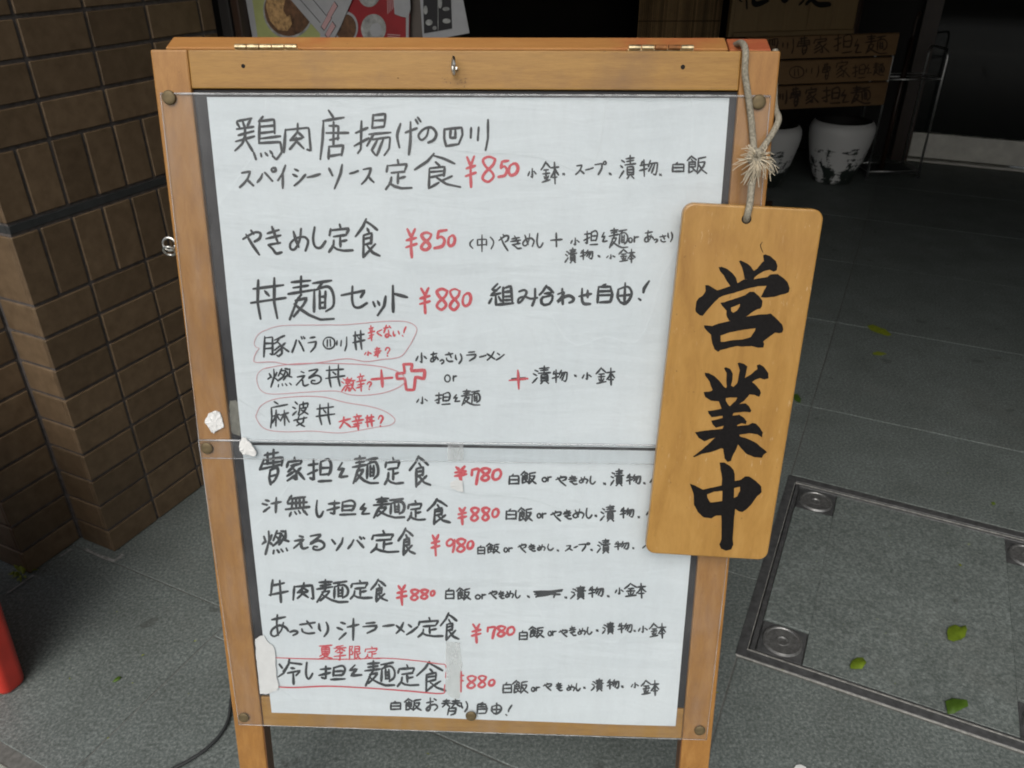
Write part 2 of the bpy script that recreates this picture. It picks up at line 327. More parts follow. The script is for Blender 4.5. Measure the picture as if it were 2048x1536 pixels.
LOWER = """
Y1 k 6.6 曹 430 65 612 330 家 628 120 770 305 担 780 135 965 310 々 1000 160 1085 280 麺 1110 110 1310 325 定 1345 120 1490 330 食 1525 110 1692 348
Y2 r 7.4 ¥ 172 190 272 310 7 300 205 365 330 8 370 200 445 305 0 452 210 525 298
Y2 k 4.8 白 575 245 655 328 飯 660 225 780 325 o 818 272 855 308 r 860 265 888 305 や 915 260 1000 340 き 1010 255 1080 328 め 1090 265 1158 320 し 1168 262 1212 328 ・ 1268 314 1284 326 漬 1315 208 1420 340 物 1430 245 1545 328 ・ 1560 310 1574 321 小 1605 265 1690 325
Y1 k 6.4 汁 450 415 600 535 無 620 400 805 565 し 845 435 905 570 担 925 435 1140 555 々 1165 460 1245 550 麺 1262 410 1500 575 定 1512 440 1652 595 食 1655 425 1832 620
Y2 r 6.8 ¥ 200 490 270 625 8 295 490 362 600 8 378 490 440 595 0 452 500 505 570
Y2 k 4.8 白 552 500 635 585 飯 640 490 752 598 o 782 535 812 572 r 820 532 850 572 や 880 515 962 595 き 972 505 1037 580 め 1045 500 1130 575 し 1138 495 1188 575 ・ 1205 547 1219 559 漬 1240 470 1360 598 物 1385 490 1495 572 ・ 1520 557 1532 569 小 1578 505 1655 560
Y1 k 6.4 燃 450 655 655 840 え 680 695 795 800 る 800 685 912 810 ソ 958 710 1052 815 バ 1078 705 1210 800 定 1245 660 1460 830 食 1445 640 1577 845
Y2 r 6.6 ¥ 5 690 75 850 9 118 720 182 825 8 192 718 265 825 0 270 735 320 800
Y2 k 4.2 白 345 770 405 838 飯 410 752 512 832 o 540 785 568 822 r 575 785 605 818 や 640 755 706 825 き 715 755 775 815 め 785 760 846 808 し 858 755 905 808 ・ 928 799 941 810 ス 985 765 1045 812 ー 1050 772 1082 786 プ 1085 745 1172 812 ・ 1175 796 1187 806 漬 1218 718 1320 828 物 1345 735 1457 805 ・ 1480 784 1492 795 小 1552 755 1650 800
Y3 k 6.0 牛 500 65 652 238 肉 675 85 837 222 麺 850 65 1087 240 定 1095 70 1262 215 食 1245 60 1377 237
Y3 r 6.4 ¥ 1435 105 1517 262 8 1538 135 1605 225 8 1612 135 1675 216 0 1685 148 1718 190
Y4 k 4.6 白 110 130 180 215 飯 190 125 300 222 o 330 180 370 215 r 378 176 410 213 や 425 150 492 215 き 495 150 547 213 め 550 150 614 206 し 622 145 662 210 ・ 712 189 727 201 ・ 985 194 1001 206 漬 1025 110 1142 215 物 1155 115 1272 200 ・ 1295 184 1311 196 小 1350 125 1417 180 鉢 1420 90 1582 207
Y3 k 5.8 あ 515 320 652 488 っ 655 440 717 478 さ 725 365 847 468 り 865 375 942 490 汁 1000 350 1167 520 ラ 1185 380 1302 470 ー 1330 402 1425 414 メ 1430 380 1497 470 ン 1505 395 1597 480 定 1590 345 1782 495 食 1755 310 1897 517
Y4 r 6.4 ¥ 300 390 377 537 7 415 410 485 505 8 490 405 557 492 0 560 412 622 480
Y4 k 4.4 白 650 440 716 515 飯 720 410 837 498 o 862 445 890 482 r 895 442 927 480 や 940 430 1006 490 き 1015 405 1071 480 め 1080 420 1141 475 し 1147 412 1187 472 ・ 1215 434 1229 446 漬 1255 375 1352 470 物 1370 380 1482 462 ・ 1490 438 1503 450 小 1520 405 1592 462 鉢 1600 385 1727 502
Y3 r 3.6 夏 870 548 970 650 季 975 548 1070 665 限 1090 555 1180 660 定 1200 560 1322 655
Y3 k 6.0 冷 568 645 747 842 し 770 670 827 802 担 865 695 1067 808 々 1085 690 1187 780 麺 1200 660 1427 852 定 1440 690 1602 857 食 1580 665 1802 897
Y4 r 6.0 8 268 770 342 872 8 350 768 415 866 0 428 800 475 850
Y4 k 4.4 白 530 820 601 905 飯 600 805 721 907 o 740 858 768 891 r 775 855 804 886 や 825 825 892 886 き 915 820 972 886 め 1000 835 1062 886 し 1066 825 1102 886 ・ 1122 854 1136 866 漬 1175 790 1272 887 物 1290 795 1387 871 ・ 1400 845 1413 858 小 1468 820 1527 863 鉢 1540 800 1677 920
Y3 k 4.8 白 1390 960 1472 1030 飯 1490 940 1622 1037 お 1650 935 1742 1037 替 1765 945 1907 1067
Y4 k 4.8 り 225 960 277 1042 自 340 965 422 1055 由 445 970 527 1055 ! 550 985 602 1067
"""
# free lines: region ink width curved? points
UFREE = ["Z5 r 6.0 - 1390 370 1450 368 1440 415 1535 410 1530 470 1470 455 1462 545 1408 545 1398 465 1345 470 1342 432 1398 430 1390 370",
"Z5 t 1.35 ~ 405 258 385 252 372 222 395 170 445 138 560 105 800 100 1000 98 1150 85 1300 75 1420 82 1480 125 1455 200 1420 260 1380 310 1330 328 1250 335 1130 350 1000 330 800 358 620 370 500 352 385 355 370 330 385 290 405 262",
"Z5 t 1.35 ~ 500 385 430 402 390 450 400 520 440 562 520 572 700 560 880 550 960 555 1020 575 1130 580 1250 565 1350 530 1400 485 1370 430 1260 390 1100 370 900 362 700 362 560 375 440 398",
"Z5 t 1.35 ~ 390 700 420 650 500 610 640 590 830 590 1000 630 1150 655 1260 690 1330 745 1300 785 1200 800 1060 825 940 838 760 825 600 830 480 820 420 790 385 730 390 704"]
LFREE = ["Y3 r 2.0 ~ 552 640 800 648 1100 652 1350 646 1600 665 1740 685 1790 690 1800 715","Y3 r 1.6 - 1798 745 1796 790","Y3 r 2.8 ~ 1790 840 1786 872 1762 905 1500 885 1200 862 940 848 700 858 580 855",
"Y4 r 3.6 - 228 742 226 890","Y4 r 3.6 - 226 772 245 770","Y4 r 3.6 - 222 806 244 810",
"Y4 k 4.2 - 760 158 880 155 968 142","Y4 k 4.2 - 768 176 860 172 950 176","Y4 k 4.4 - 770 160 820 166 775 196","Y4 k 4.4 - 775 194 860 178 920 158 905 198","Y4 k 4.2 - 800 168 962 150"]
BRUSH = {
'K1':[("490 345 530 340 600 365 680 430 722 490 740 555 700 595 640 592 600 530 560 450 510 400",[]),
 ("750 265 775 258 860 300 910 340 945 400 985 370 1050 285 1075 275 1062 190 1090 180 1160 205 1230 270 1250 330 1240 390 1200 408 1150 378 1080 395 1000 440 955 475 945 520 820 505 815 430 795 350",[]),
 ("320 575 360 575 420 610 470 650 630 595 740 550 820 500 950 505 1130 470 1150 440 1250 430 1330 490 1380 540 1408 620 1395 670 1345 690 1290 700 1210 728 1080 738 1025 742 1120 575 1000 590 830 630 690 680 560 710 500 735 400 840 330 920 290 975 250 965 200 920 195 890 210 780 240 740 290 715 330 650 325 610",[]),
 ("515 800 560 800 700 750 840 705 890 660 950 660 1010 715 1060 780 1050 850 1030 880 1000 880 900 940 845 978 830 1030 740 1040 625 1035 600 985 590 950 600 905 555 860 535 840",["650 862 700 848 772 812 765 850 735 900 680 935 655 912"]),
 ("305 1090 340 1092 410 1105 500 1065 620 1040 740 1010 850 980 1000 955 1120 950 1160 935 1240 1010 1310 1080 1325 1150 1310 1185 1270 1195 1220 1180 1130 1250 1060 1300 1080 1330 1070 1380 1000 1380 920 1355 800 1365 740 1355 640 1375 510 1410 490 1435 440 1400 410 1320 400 1210 350 1170 310 1125",["510 1220 640 1180 800 1150 980 1125 960 1160 910 1245 800 1275 680 1280 560 1305 520 1308"])],
'K2':[("340 245 400 250 480 290 550 360 610 440 640 465 655 450 645 350 655 250 610 180 640 168 700 190 740 260 735 340 710 430 745 450 800 400 840 210 800 110 830 102 900 125 945 160 930 210 900 330 980 280 1040 225 1085 200 1070 140 1110 125 1170 160 1240 260 1240 330 1175 345 1120 320 1050 345 1000 375 1070 430 1120 490 1132 530 1110 590 1040 555 970 545 900 640 815 690 920 670 970 720 1000 780 985 805 900 790 740 810 725 850 830 830 900 880 935 930 925 970 860 950 800 975 785 995 960 980 1010 945 1060 955 1120 1020 1160 1080 1150 1160 1080 1105 960 1090 820 1115 830 1135 950 1170 1070 1230 1150 1300 1225 1360 1165 1390 1150 1440 1040 1430 920 1380 850 1300 808 1240 790 1310 730 1420 715 1480 665 1500 620 1450 605 1300 580 1300 440 1355 300 1380 190 1432 175 1420 270 1350 380 1260 505 1145 410 1175 340 1210 260 1160 195 1075 350 1055 610 1030 615 985 560 1000 500 1020 455 970 430 915 520 900 600 880 600 845 520 860 440 872 400 820 380 780 480 770 590 755 545 640 430 640 350 590 320 515 440 505 460 490 430 430 415 370 350 290",["635 600 700 592 810 590 780 640 690 722 670 690 640 640"])],
'K3':[("548 100 620 100 700 150 750 210 765 260 760 370 850 350 910 295 960 295 1060 360 1140 440 1145 520 1080 570 1000 690 930 760 870 800 820 790 770 740 755 900 750 1000 735 1190 748 1250 720 1320 640 1340 570 1310 545 1245 580 1190 580 960 582 835 500 845 440 890 330 875 250 800 190 700 190 530 160 460 130 395 200 420 320 490 440 455 590 430 590 330 565 200",["370 550 480 510 600 490 595 650 500 655 420 668 385 600","750 455 845 438 840 500 800 580 750 610"])]}
# ---------------------------------------------------------------- materials of the place
V_OR = ((0.27, 0.128, 0.024), (0.36, 0.185, 0.036), (0.45, 0.250, 0.058))
m_stile = wood('varnished_wood_upright', (0.28, 0.124, 0.028), (0.37, 0.174, 0.043), (0.45, 0.232, 0.066), (14, 14, 0.9), fine=0.25, stain=0.5, stain_col=(0.17, 0.085, 0.04))
m_rail = wood('varnished_wood_crosswise', *V_OR, (0.9, 14, 14), stain=0.5, stain_col=(0.13, 0.07, 0.045))
m_redworn = wood('worn_red_painted_wood', (0.42, 0.19, 0.055), (0.50, 0.23, 0.07), (0.54, 0.28, 0.095), (1.2, 10, 10), stain=0.8, stain_col=(0.44, 0.09, 0.045))
m_red_end = wood('red_paint_on_wood', (0.40, 0.07, 0.04), (0.44, 0.10, 0.05), (0.50, 0.20, 0.07), (2, 10, 10), stain=0.5)
m_edge_glint = simple('edge_glint_steel', (0.45, 0.45, 0.42), 0.4, 0.3, var=0.4, vscale=90)  # pale steel colour for painted highlights along the cover edges
m_legin = wood('leg_inner_face', (0.13, 0.055, 0.022), (0.17, 0.075, 0.03), (0.2, 0.09, 0.035), (14, 14, 1), stain=0.2)
m_plaque = wood('pale_board_wood', (0.32, 0.160, 0.036), (0.42, 0.226, 0.055), (0.51, 0.292, 0.084), (6, 6, 0.7), rough=0.36, fine=0.16, scratch=0.65, stain=0.28, stain_col=(0.30, 0.13, 0.045), gsc=0.8, coat=0.25)
m_ink = simple('black_brush_ink', (0.006, 0.005, 0.005), 0.6, var=0.5, vscale=300); m_ink.node_tree.nodes['Principled BSDF'].inputs['Specular IOR Level'].default_value = 0.22
def m_panelf():
    t = NT('dark_backing_panel'); n = t.noise(t.map(), 26, 6, 0.6); t.col(t.ramp(n, [(0.35, (0.012, 0.012, 0.016)), (0.6, (0.014, 0.014, 0.018)), (0.8, (0.03, 0.031, 0.035))])); t.set(Roughness=0.5); return t.m
m_panel = m_panelf()
def m_paperf():
    t = NT('white_paper'); n = t.noise(t.map(), 6, 5, 0.55); f = t.noise(t.map((1, 1, 1)), 300, 3)
    c = t.ramp(n, [(0.3, (0.73, 0.80, 0.835)), (0.7, (0.79, 0.855, 0.885))]); c = t.mix(0.10, c, f, 'MULTIPLY')
    t.col(c); t.set(Roughness=0.85)
    big = t.noise(t.map((1.0, 1.0, 3.5)), 7, 4, 0.5, 0.4); cr_ = t.noise(t.map((1.5, 1.5, 1.0), (0.3, 0.5, 0.8)), 3.2, 1, 0.4, 0.2)
    fold = t.ramp(cr_, [(0.465, (0, 0, 0)), (0.50, (1, 1, 1)), (0.505, (0.1, 0.1, 0.1)), (0.56, (0, 0, 0))]); h = t.mix(0.11, big, fold, 'ADD'); t.bump(h, 0.42, 0.008); return t.m
m_paper = m_paperf()
def m_penf(name, c, a):
    t = NT(name); n = t.noise(t.map(), 420, 3, 0.6); t.col(t.ramp(n, [(0.3, c), (0.75, a)])); t.set(Roughness=0.7); return t.m
m_pen = {'k': m_penf('black_marker', (0.020, 0.025, 0.030), (0.045, 0.052, 0.058)), 'r': m_penf('red_marker', (0.56, 0.055, 0.075), (0.68, 0.13, 0.15)),
         't': m_penf('thin_red_pen', (0.58, 0.24, 0.27), (0.66, 0.34, 0.37))}
def m_clearf(name, milk, gl, bsc, bst, tint=(0.96, 0.97, 0.975)):
    m = bpy.data.materials.new(name); m.use_nodes = True; t = m.node_tree; t.nodes.clear(); L = t.links; N = t.nodes.new
    out = N('ShaderNodeOutputMaterial'); tr = N('ShaderNodeBsdfTransparent'); tr.inputs[0].default_value = (*tint, 1)
    di = N('ShaderNodeBsdfDiffuse'); di.inputs[0].default_value = (0.78, 0.80, 0.82, 1)
    g = N('ShaderNodeBsdfGlossy'); g.inputs['Roughness'].default_value = 0.16
    tc = N('ShaderNodeTexCoord'); mp = N('ShaderNodeMapping'); mp.inputs['Scale'].default_value = (2.2, 2.2, 0.6); no = N('ShaderNodeTexNoise'); no.inputs['Scale'].default_value = bsc
    bu = N('ShaderNodeBump'); bu.inputs['Strength'].default_value = bst; bu.inputs['Distance'].default_value = 0.004
    L.new(tc.outputs['Object'], mp.inputs[0]); L.new(mp.outputs[0], no.inputs['Vector']); L.new(no.outputs[0], bu.inputs['Height']); L.new(bu.outputs[0], g.inputs['Normal'])
    mp2 = N('ShaderNodeMapping'); mp2.inputs['Scale'].default_value = (9, 9, 1.6); sm = N('ShaderNodeTexNoise'); sm.inputs['Scale'].default_value = 5; sm.inputs['Detail'].default_value = 6; mr_ = N('ShaderNodeMapRange')
    mr_.inputs[1].default_value = 0.42; mr_.inputs[2].default_value = 0.75; mr_.inputs[3].default_value = milk * 0.7; mr_.inputs[4].default_value = milk * 2.6; L.new(tc.outputs['Object'], mp2.inputs[0]); L.new(mp2.outputs[0], sm.inputs['Vector']); L.new(sm.outputs[0], mr_.inputs[0])  # streaky milkiness: smears, plus glare put into the colour
    m1 = N('ShaderNodeMixShader'); L.new(mr_.outputs[0], m1.inputs[0]); L.new(tr.outputs[0], m1.inputs[1]); L.new(di.outputs[0], m1.inputs[2])
    fr = N('ShaderNodeLayerWeight'); fr.inputs[0].default_value = 0.5; pw_ = N('ShaderNodeMath'); pw_.operation = 'POWER'; pw_.inputs[1].default_value = 3.0; L.new(fr.outputs['Facing'], pw_.inputs[0])
    mu = N('ShaderNodeMath'); mu.operation = 'MULTIPLY_ADD'; mu.inputs[1].default_value = 0.35 * gl; mu.inputs[2].default_value = 0.024 * gl; mu.use_clamp = True
    L.new(pw_.outputs[0], mu.inputs[0]); m2 = N('ShaderNodeMixShader'); L.new(mu.outputs[0], m2.inputs[0]); L.new(m1.outputs[0], m2.inputs[1]); L.new(g.outputs[0], m2.inputs[2])
    L.new(m2.outputs[0], out.inputs[0]); return m
m_clear = m_clearf('clear_vinyl', 0.034, 1.9, 14, 0.5)
m_clear_edge = m_clearf('clear_vinyl_edge', 0.22, 2.2, 30, 0.4)
m_tape = m_clearf('translucent_tape', 0.22, 1.3, 30, 0.5, (0.975, 0.97, 0.945))
m_scrap = simple('torn_white_paper', (0.78, 0.79, 0.78), 0.8, var=0.06, vscale=60, bump=0.3, bscale=90)
m_residue = simple('grey_tape_residue', (0.20, 0.20, 0.17), 0.7, var=0.3, vscale=80)
m_steel = simple('zinc_plated_steel', (0.55, 0.55, 0.52), 0.28, 1.0, var=0.25, vscale=120)
m_brass = simple('dull_brass', (0.17, 0.13, 0.068), 0.6, 0.5, var=0.3, vscale=90)
m_hinge = simple('worn_hinge_plating', (0.62, 0.50, 0.30), 0.35, 0.9, var=0.5, vscale=160)
m_rust = simple('rusted_hinge', (0.30, 0.13, 0.045), 0.6, 0.5, var=0.5, vscale=160)
m_hole = simple('dark_screw_hole', (0.01, 0.008, 0.006), 0.9)
m_rope = simple('grey_cotton_cord', (0.30, 0.275, 0.215), 0.95, var=0.45, vscale=420, bump=0.8, bscale=500)
m_fray = simple('frayed_cotton', (0.62, 0.55, 0.42), 0.95, var=0.15, vscale=200)
def m_granitef(name, k=1.0, tint=(1, 1, 1)):
    t = NT(name); v = t.map(); a = t.noise(v, 7, 6, 0.6); b = t.noise(v, 165, 3, 0.62); c = t.noise(v, 330, 2, 0.6)
    col = lambda *x: tuple(q * k * w_ for q, w_ in zip(x, tint))
    base = t.ramp(b, [(0.28, col(0.078, 0.095, 0.089)), (0.5, col(0.150, 0.176, 0.168)), (0.76, col(0.290, 0.325, 0.316))])
    base = t.mix(t.ramp(c, [(0.64, (0, 0, 0)), (0.72, (0.55, 0.55, 0.55))]), base, col(0.40, 0.43, 0.41))
    base = t.mix(0.55, base, t.ramp(a, [(0.3, (0.62, 0.62, 0.60)), (0.7, (1.12, 1.12, 1.12))]), 'MULTIPLY')
    d = t.noise(v, 2.2, 4, 0.7); base = t.mix(t.ramp(d, [(0.55, (0, 0, 0)), (0.8, (0.35, 0.35, 0.35))]), base, col(0.17, 0.17, 0.155))
    sp2 = t.noise(v, 16, 2, 0.4); base = t.mix(t.ramp(sp2, [(0.70, (0, 0, 0)), (0.735, (0.45, 0.45, 0.45))]), base, col(0.05, 0.052, 0.048))
    o = t.rnd(); mr = t.n.new('ShaderNodeMapRange'); mr.inputs[3].default_value = 0.93; mr.inputs[4].default_value = 1.07; t.l.new(o, mr.inputs[0])
    h = t.n.new('ShaderNodeHueSaturation'); t.l.new(mr.outputs[0], h.inputs['Value']); t.l.new(base, h.inputs['Color'])
    t.col(h.outputs[0]); t.set(Roughness=0.62); t.bump(b, 0.5, 0.0015); return t.m
m_granite = m_granitef('dark_flamed_granite')
m_kerb = m_granitef('pale_kerb_stone', 2.1, (1.05, 1.0, 0.93))
m_joint = simple('cement_joint', (0.14, 0.145, 0.135), 0.9, var=0.3, vscale=90)
m_frame = simple('dark_steel_frame', (0.12, 0.124, 0.126), 0.42, 0.4, var=0.3, vscale=60)
m_disc = simple('cover_lock_disc', (0.30, 0.305, 0.30), 0.4, 0.7, var=0.3, vscale=150)
def m_tilef():
    t = NT('brown_glazed_brick_tile'); v = t.map(); n = t.noise(v, 40, 5, 0.6); base = t.ramp(n, [(0.3, (0.115, 0.078, 0.044)), (0.7, (0.170, 0.118, 0.069))])
    o = t.rnd(); mr = t.n.new('ShaderNodeMapRange'); mr.inputs[3].default_value = 0.78; mr.inputs[4].default_value = 1.2; t.l.new(o, mr.inputs[0])
    h = t.n.new('ShaderNodeHueSaturation'); t.l.new(mr.outputs[0], h.inputs['Value']); t.l.new(base, h.inputs['Color'])
    t.col(h.outputs[0]); t.set(Roughness=0.5); t.bump(t.noise(v, 120, 4), 0.35, 0.001); return t.m
m_tile = m_tilef()
m_mortar = simple('grey_mortar', (0.105, 0.094, 0.088), 0.9, var=0.3, vscale=70)
m_blackrub = simple('black_rubber', (0.035, 0.039, 0.040), 0.6, var=0.2, vscale=40)
m_redplastic = simple('faded_red_plastic', (0.50, 0.035, 0.022), 0.38, var=0.35, vscale=7)
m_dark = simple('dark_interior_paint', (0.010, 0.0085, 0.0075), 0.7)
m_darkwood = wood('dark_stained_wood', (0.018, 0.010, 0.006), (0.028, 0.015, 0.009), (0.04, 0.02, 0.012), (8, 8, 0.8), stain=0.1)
m_added_canopy = simple('added_canopy_dark', (0.02, 0.019, 0.018), 0.8)  # for the added slab out of view overhead
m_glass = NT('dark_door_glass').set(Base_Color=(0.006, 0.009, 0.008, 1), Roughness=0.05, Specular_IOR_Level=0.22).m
m_alu = simple('satin_aluminium', (0.72, 0.72, 0.66), 0.4, 0.1, var=0.12, vscale=15)
m_chrome = simple('chrome_rod', (0.75, 0.76, 0.76), 0.32, 1.0)
m_reed = wood('bamboo_reed', (0.34, 0.21, 0.10), (0.48, 0.31, 0.15), (0.62, 0.42, 0.22), (1, 1, 1), gsc=8, stain=0.3, rnd=0.35)
m_signwood = wood('sign_wood', (0.21, 0.135, 0.062), (0.27, 0.18, 0.085), (0.33, 0.225, 0.11), (9, 9, 0.7), stain=0.1, rnd=0.1)
m_plankwood = wood('plank_wood', (0.17, 0.095, 0.042), (0.23, 0.135, 0.06), (0.30, 0.18, 0.085), (0.8, 9, 9), stain=0.25, rnd=0.25)
def m_potf():
    t = NT('white_glaze_over_dark_clay'); v = t.map(); n = t.noise(t.map((1.3, 1.3, 0.8)), 9, 7, 0.68, 0.5)
    sp_ = t.n.new('ShaderNodeSeparateXYZ'); t.l.new(t.tc.outputs['Object'], sp_.inputs[0])
    def mth(op, a, b):
        q = t.n.new('ShaderNodeMath'); q.operation = op
        for s_, x in zip(q.inputs, (a, b)):
            if hasattr(x, 'is_output'): t.l.new(x, s_)
            else: s_.default_value = x
        return q.outputs[0]
    low = mth('MULTIPLY', mth('SUBTRACT', 0.16, sp_.outputs[2]), 1.1)
    st = t.noise(t.map((0.6, 0.6, 9)), 9, 5, 0.6)
    k = mth('ADD', mth('ADD', n, low), mth('MULTIPLY', mth('SUBTRACT', st, 0.5), 0.35))
    c = t.ramp(k, [(0.56, (0.80, 0.81, 0.80)), (0.59, (0.03, 0.04, 0.035))]); t.col(c); t.set(Roughness=0.4); t.bump(n, 0.4, 0.004); return t.m
m_pot = m_potf()
m_leaf = [simple('bright_green_leaf', (0.135, 0.20, 0.014), 0.5, var=0.25, vscale=60), simple('deep_green_leaf', (0.06, 0.12, 0.012), 0.5, var=0.3, vscale=60), simple('yellow_green_leaf', (0.20, 0.24, 0.018), 0.5, var=0.25, vscale=60)]
m_white = simple('printed_white', (0.29, 0.30, 0.31), 0.6, var=0.08, vscale=30)
# ---------------------------------------------------------------- ground: granite slabs on a cement bed
gs = obj('ground', box(FG, -6, 8, -4, 9, -0.25, -0.031), m_joint, kind='structure')
for q_ in ((-6, -0.08, -4, 9), (0.555, 8, -4, 9), (-0.08, 0.555, -4, 1.23), (-0.08, 0.555, 1.90, 9)): obj('joint_mortar', box(FG, *q_, -0.0305, -0.0022), m_joint, gs)
gs['label'] = 'dark grey granite slab paving in front of the restaurant'
def slab(w0, w1, u0, u1, m=m_granite, name='granite_slab', g=0.0014):
    o = obj(name, box(FG, w0 + g, w1 - g, u0 + g, u1 - g, -0.03, random.uniform(-0.0006, 0.0006), bev=0.0012), m, gs); return o
W0 = [-3.10, -2.096, -1.088, -0.080, 0.928, 1.936, 2.944]
ROWS = {0: (0.44, 0.87, 1.534, 2.198, 2.862, 3.526, 4.19, 4.854, 5.6), 1: (0.44, 0.87, 1.534, 2.198, 2.862, 3.526, 4.19, 4.854, 5.6)}
LEFT = (0.44, 0.87, 1.534, 2.198, 2.862, 3.526, 4.19, 4.854, 5.6)
for i in range(3):
    if i == 2: cs = (0.44, 0.80, 1.46, 2.3, 2.963, 3.627, 4.291, 4.955, 5.6)
    else: cs = LEFT
    if i < 2: cs = (0.44, 0.87, 5.6) if i == 1 else (0.44, 0.87)
    for a, b in zip(cs[:-1], cs[1:]): slab(W0[i], W0[i + 1], a, b)
CV = dict(w0=-0.085, w1=0.56, u0=1.225, u1=1.905)       # access cover opening
slab(-0.08, 0.60, 0.44, CV['u0'] - 0.004); slab(-0.08, 0.60, CV['u1'] + 0.004, 2.299); slab(0.60, 1.6, 0.44, 1.235); slab(0.60, 1.6, 1.235, 2.299); slab(1.6, 2.6, 0.44, 1.235); slab(1.6, 2.6, 1.235, 2.299)
for a, b in ((2.299, 2.963), (2.963, 3.627), (3.627, 4.291), (4.291, 4.955), (4.955, 5.6)):
    for w0_, w1_ in ((-0.08, 0.928), (0.928, 1.936), (1.936, 2.944)): slab(w0_, w1_, a, b)
for k in range(7): slab(-3.1 + k * 0.9, -2.2 + k * 0.9, 0.13, 0.415, m_kerb, 'kerb_stone', 0.003)
for k in range(7): slab(-3.1 + k * 1.0, -2.1 + k * 1.0, -0.9, 0.125); slab(-3.1 + k * 1.0, -2.1 + k * 1.0, -1.9, -0.904); slab(-3.1 + k * 1.0, -2.1 + k * 1.0, -2.9, -1.904)
# access cover: steel frame, recessed tray filled with granite, four lock discs
cw0, cw1, cu0, cu1 = CV['w0'], CV['w1'], CV['u0'], CV['u1']
ac = thing('access_cover', 'square steel framed access cover filled with granite, four round lock discs, set in the paving', 'access cover', FG((cw0 + cw1) / 2, (cu0 + cu1) / 2, 0))
f_ = NBM()
for (x0, x1, y0, y1) in ((cw0, cw0 + 0.022, cu0, cu1), (cw1 - 0.022, cw1, cu0, cu1), (cw0 + 0.022, cw1 - 0.022, cu0, cu0 + 0.022), (cw0 + 0.022, cw1 - 0.022, cu1 - 0.022, cu1)):
    bx(f_, FG, x0, x1, y0, y1, -0.05, 0.0015, bev=0.0008)
obj('outer_frame', f_, m_frame, ac)
f_ = NBM(); e = 0.024; s_ = 0.010
for (x0, x1, y0, y1) in ((cw0 + e, cw0 + e + s_, cu0 + e, cu1 - e), (cw1 - e - s_, cw1 - e, cu0 + e, cu1 - e), (cw0 + e + s_, cw1 - e - s_, cu0 + e, cu0 + e + s_), (cw0 + e + s_, cw1 - e - s_, cu1 - e - s_, cu1 - e)):
    bx(f_, FG, x0, x1, y0, y1, -0.05, -0.0035, bev=0.0008)
obj('inner_frame', f_, m_frame, ac)
f_ = NBM()
for (x0, x1, y0, y1) in ((cw0 + e - 0.0025, cw1 - e, cu0 + e - 0.002, cu0 + e - 0.0005),): bx(f_, FG, x0, x1, y0, y1, -0.02, 0.0021)
bx(f_, FG, cw0 + .0195, cw1 - .02, cu0 + .0205, cu0 + .0224, -0.01, 0.0024); bx(f_, FG, cw0 + .001, cw1 - .002, cu0 - .0012, cu0 - .0001, -0.01, 0.0012)
bx(f_, FG, cw0 + .0205, cw1 - .024, cu1 - e - .0014, cu1 - e - .0003, -0.01, -0.0015); bx(f_, FG, cw0 + .0202, cw0 + .0215, cu0 + .0225, cu1 - .03, -0.01, 0.0020)
obj('edge_glint', f_, m_edge_glint, ac)  # thin pale strips stand in for highlights on the steel edges
k_ = e + s_ + 0.001; q_ = 0.094
f_ = NBM(); a0, a1, b0, b1 = cw0 + k_, cw1 - k_, cu0 + k_, cu1 - k_
bx(f_, FG, a0 + q_, a1 - q_, b0, b1, -0.03, -0.003, bev=0.001); obj('granite_inlay', f_, m_granite, ac)
for x0, x1 in ((a0, a0 + q_), (a1 - q_, a1)):
    obj('granite_inlay', box(FG, x0, x1, b0 + q_, b1 - q_, -0.03, -0.0031, bev=0.001), m_granite, ac)
for cx_ in (a0 + q_ / 2, a1 - q_ / 2):
    for cy_ in (b0 + q_ / 2, b1 - q_ / 2):
        sq = obj('lock_pocket', box(FG, cx_ - q_ / 2, cx_ + q_ / 2, cy_ - q_ / 2, cy_ + q_ / 2, -0.03, -0.007, bev=0.004, seg=2), m_frame, ac)
        Fd = Fr(FG(cx_, cy_, -0.007), GW, GU, Zu)
        d_ = lathe(NBM(), Fd, [(0.0001, 0.0012), (0.009, 0.0012), (0.0105, 0.004), (0.0125, 0.004), (0.0145, 0.0030), (0.033, 0.0036), (0.0345, 0.0055), (0.0385, 0.0055), (0.041, 0.001), (0.041, -0.002)], 40)
        obj('lock_disc', d_, m_disc, ac, smooth=False)
# ---------------------------------------------------------------- brick tiled wall
WA = -1.487; UC = 0.895; WI = -1.603; UO = 0.758; WL = -3.0; UE = 1.52
wl = thing('brick_wall', 'brown brick tile wall with stepped corner left of the menu board', 'wall', FG(WA - 0.3, UC + 0.3, 0))
HT = 2.02
mb = NBM(); g_ = 0.004
bx(mb, FG, WL, WA - 0.0042, UC + 0.0042, UE, 0, HT)
obj('mortar_core', mb, m_mortar, wl)
mb = NBM(); bx(mb, FG, WL, WI - 0.0042, UO + 0.0042, UC + 0.0038, 0, HT); obj('mortar_core', mb, m_mortar, wl)
rows = [0.0, 0.064]
while rows[-1] < 0.63: rows.append(rows[-1] + 0.0721)
rows[-1] = 0.641
up = [0.940]
while up[-1] < 1.62: up.append(up[-1] + 0.0721)
bands = [(rows[i], rows[i + 1], 0) for i in range(len(rows) - 1)] + [(0.641, 0.787, 1), (0.808, 0.940, 1)] + [(up[i], up[i + 1], 0) for i in range(len(up) - 1)]
J = 0.0037
def tile(x0, x1, y0, y1, z0, z1):
    k = random.uniform(-0.0005, 0.0005)
    obj('tile', box(FG, x0, x1, y0, y1, z0, z1, bev=0.0016), m_tile, wl)
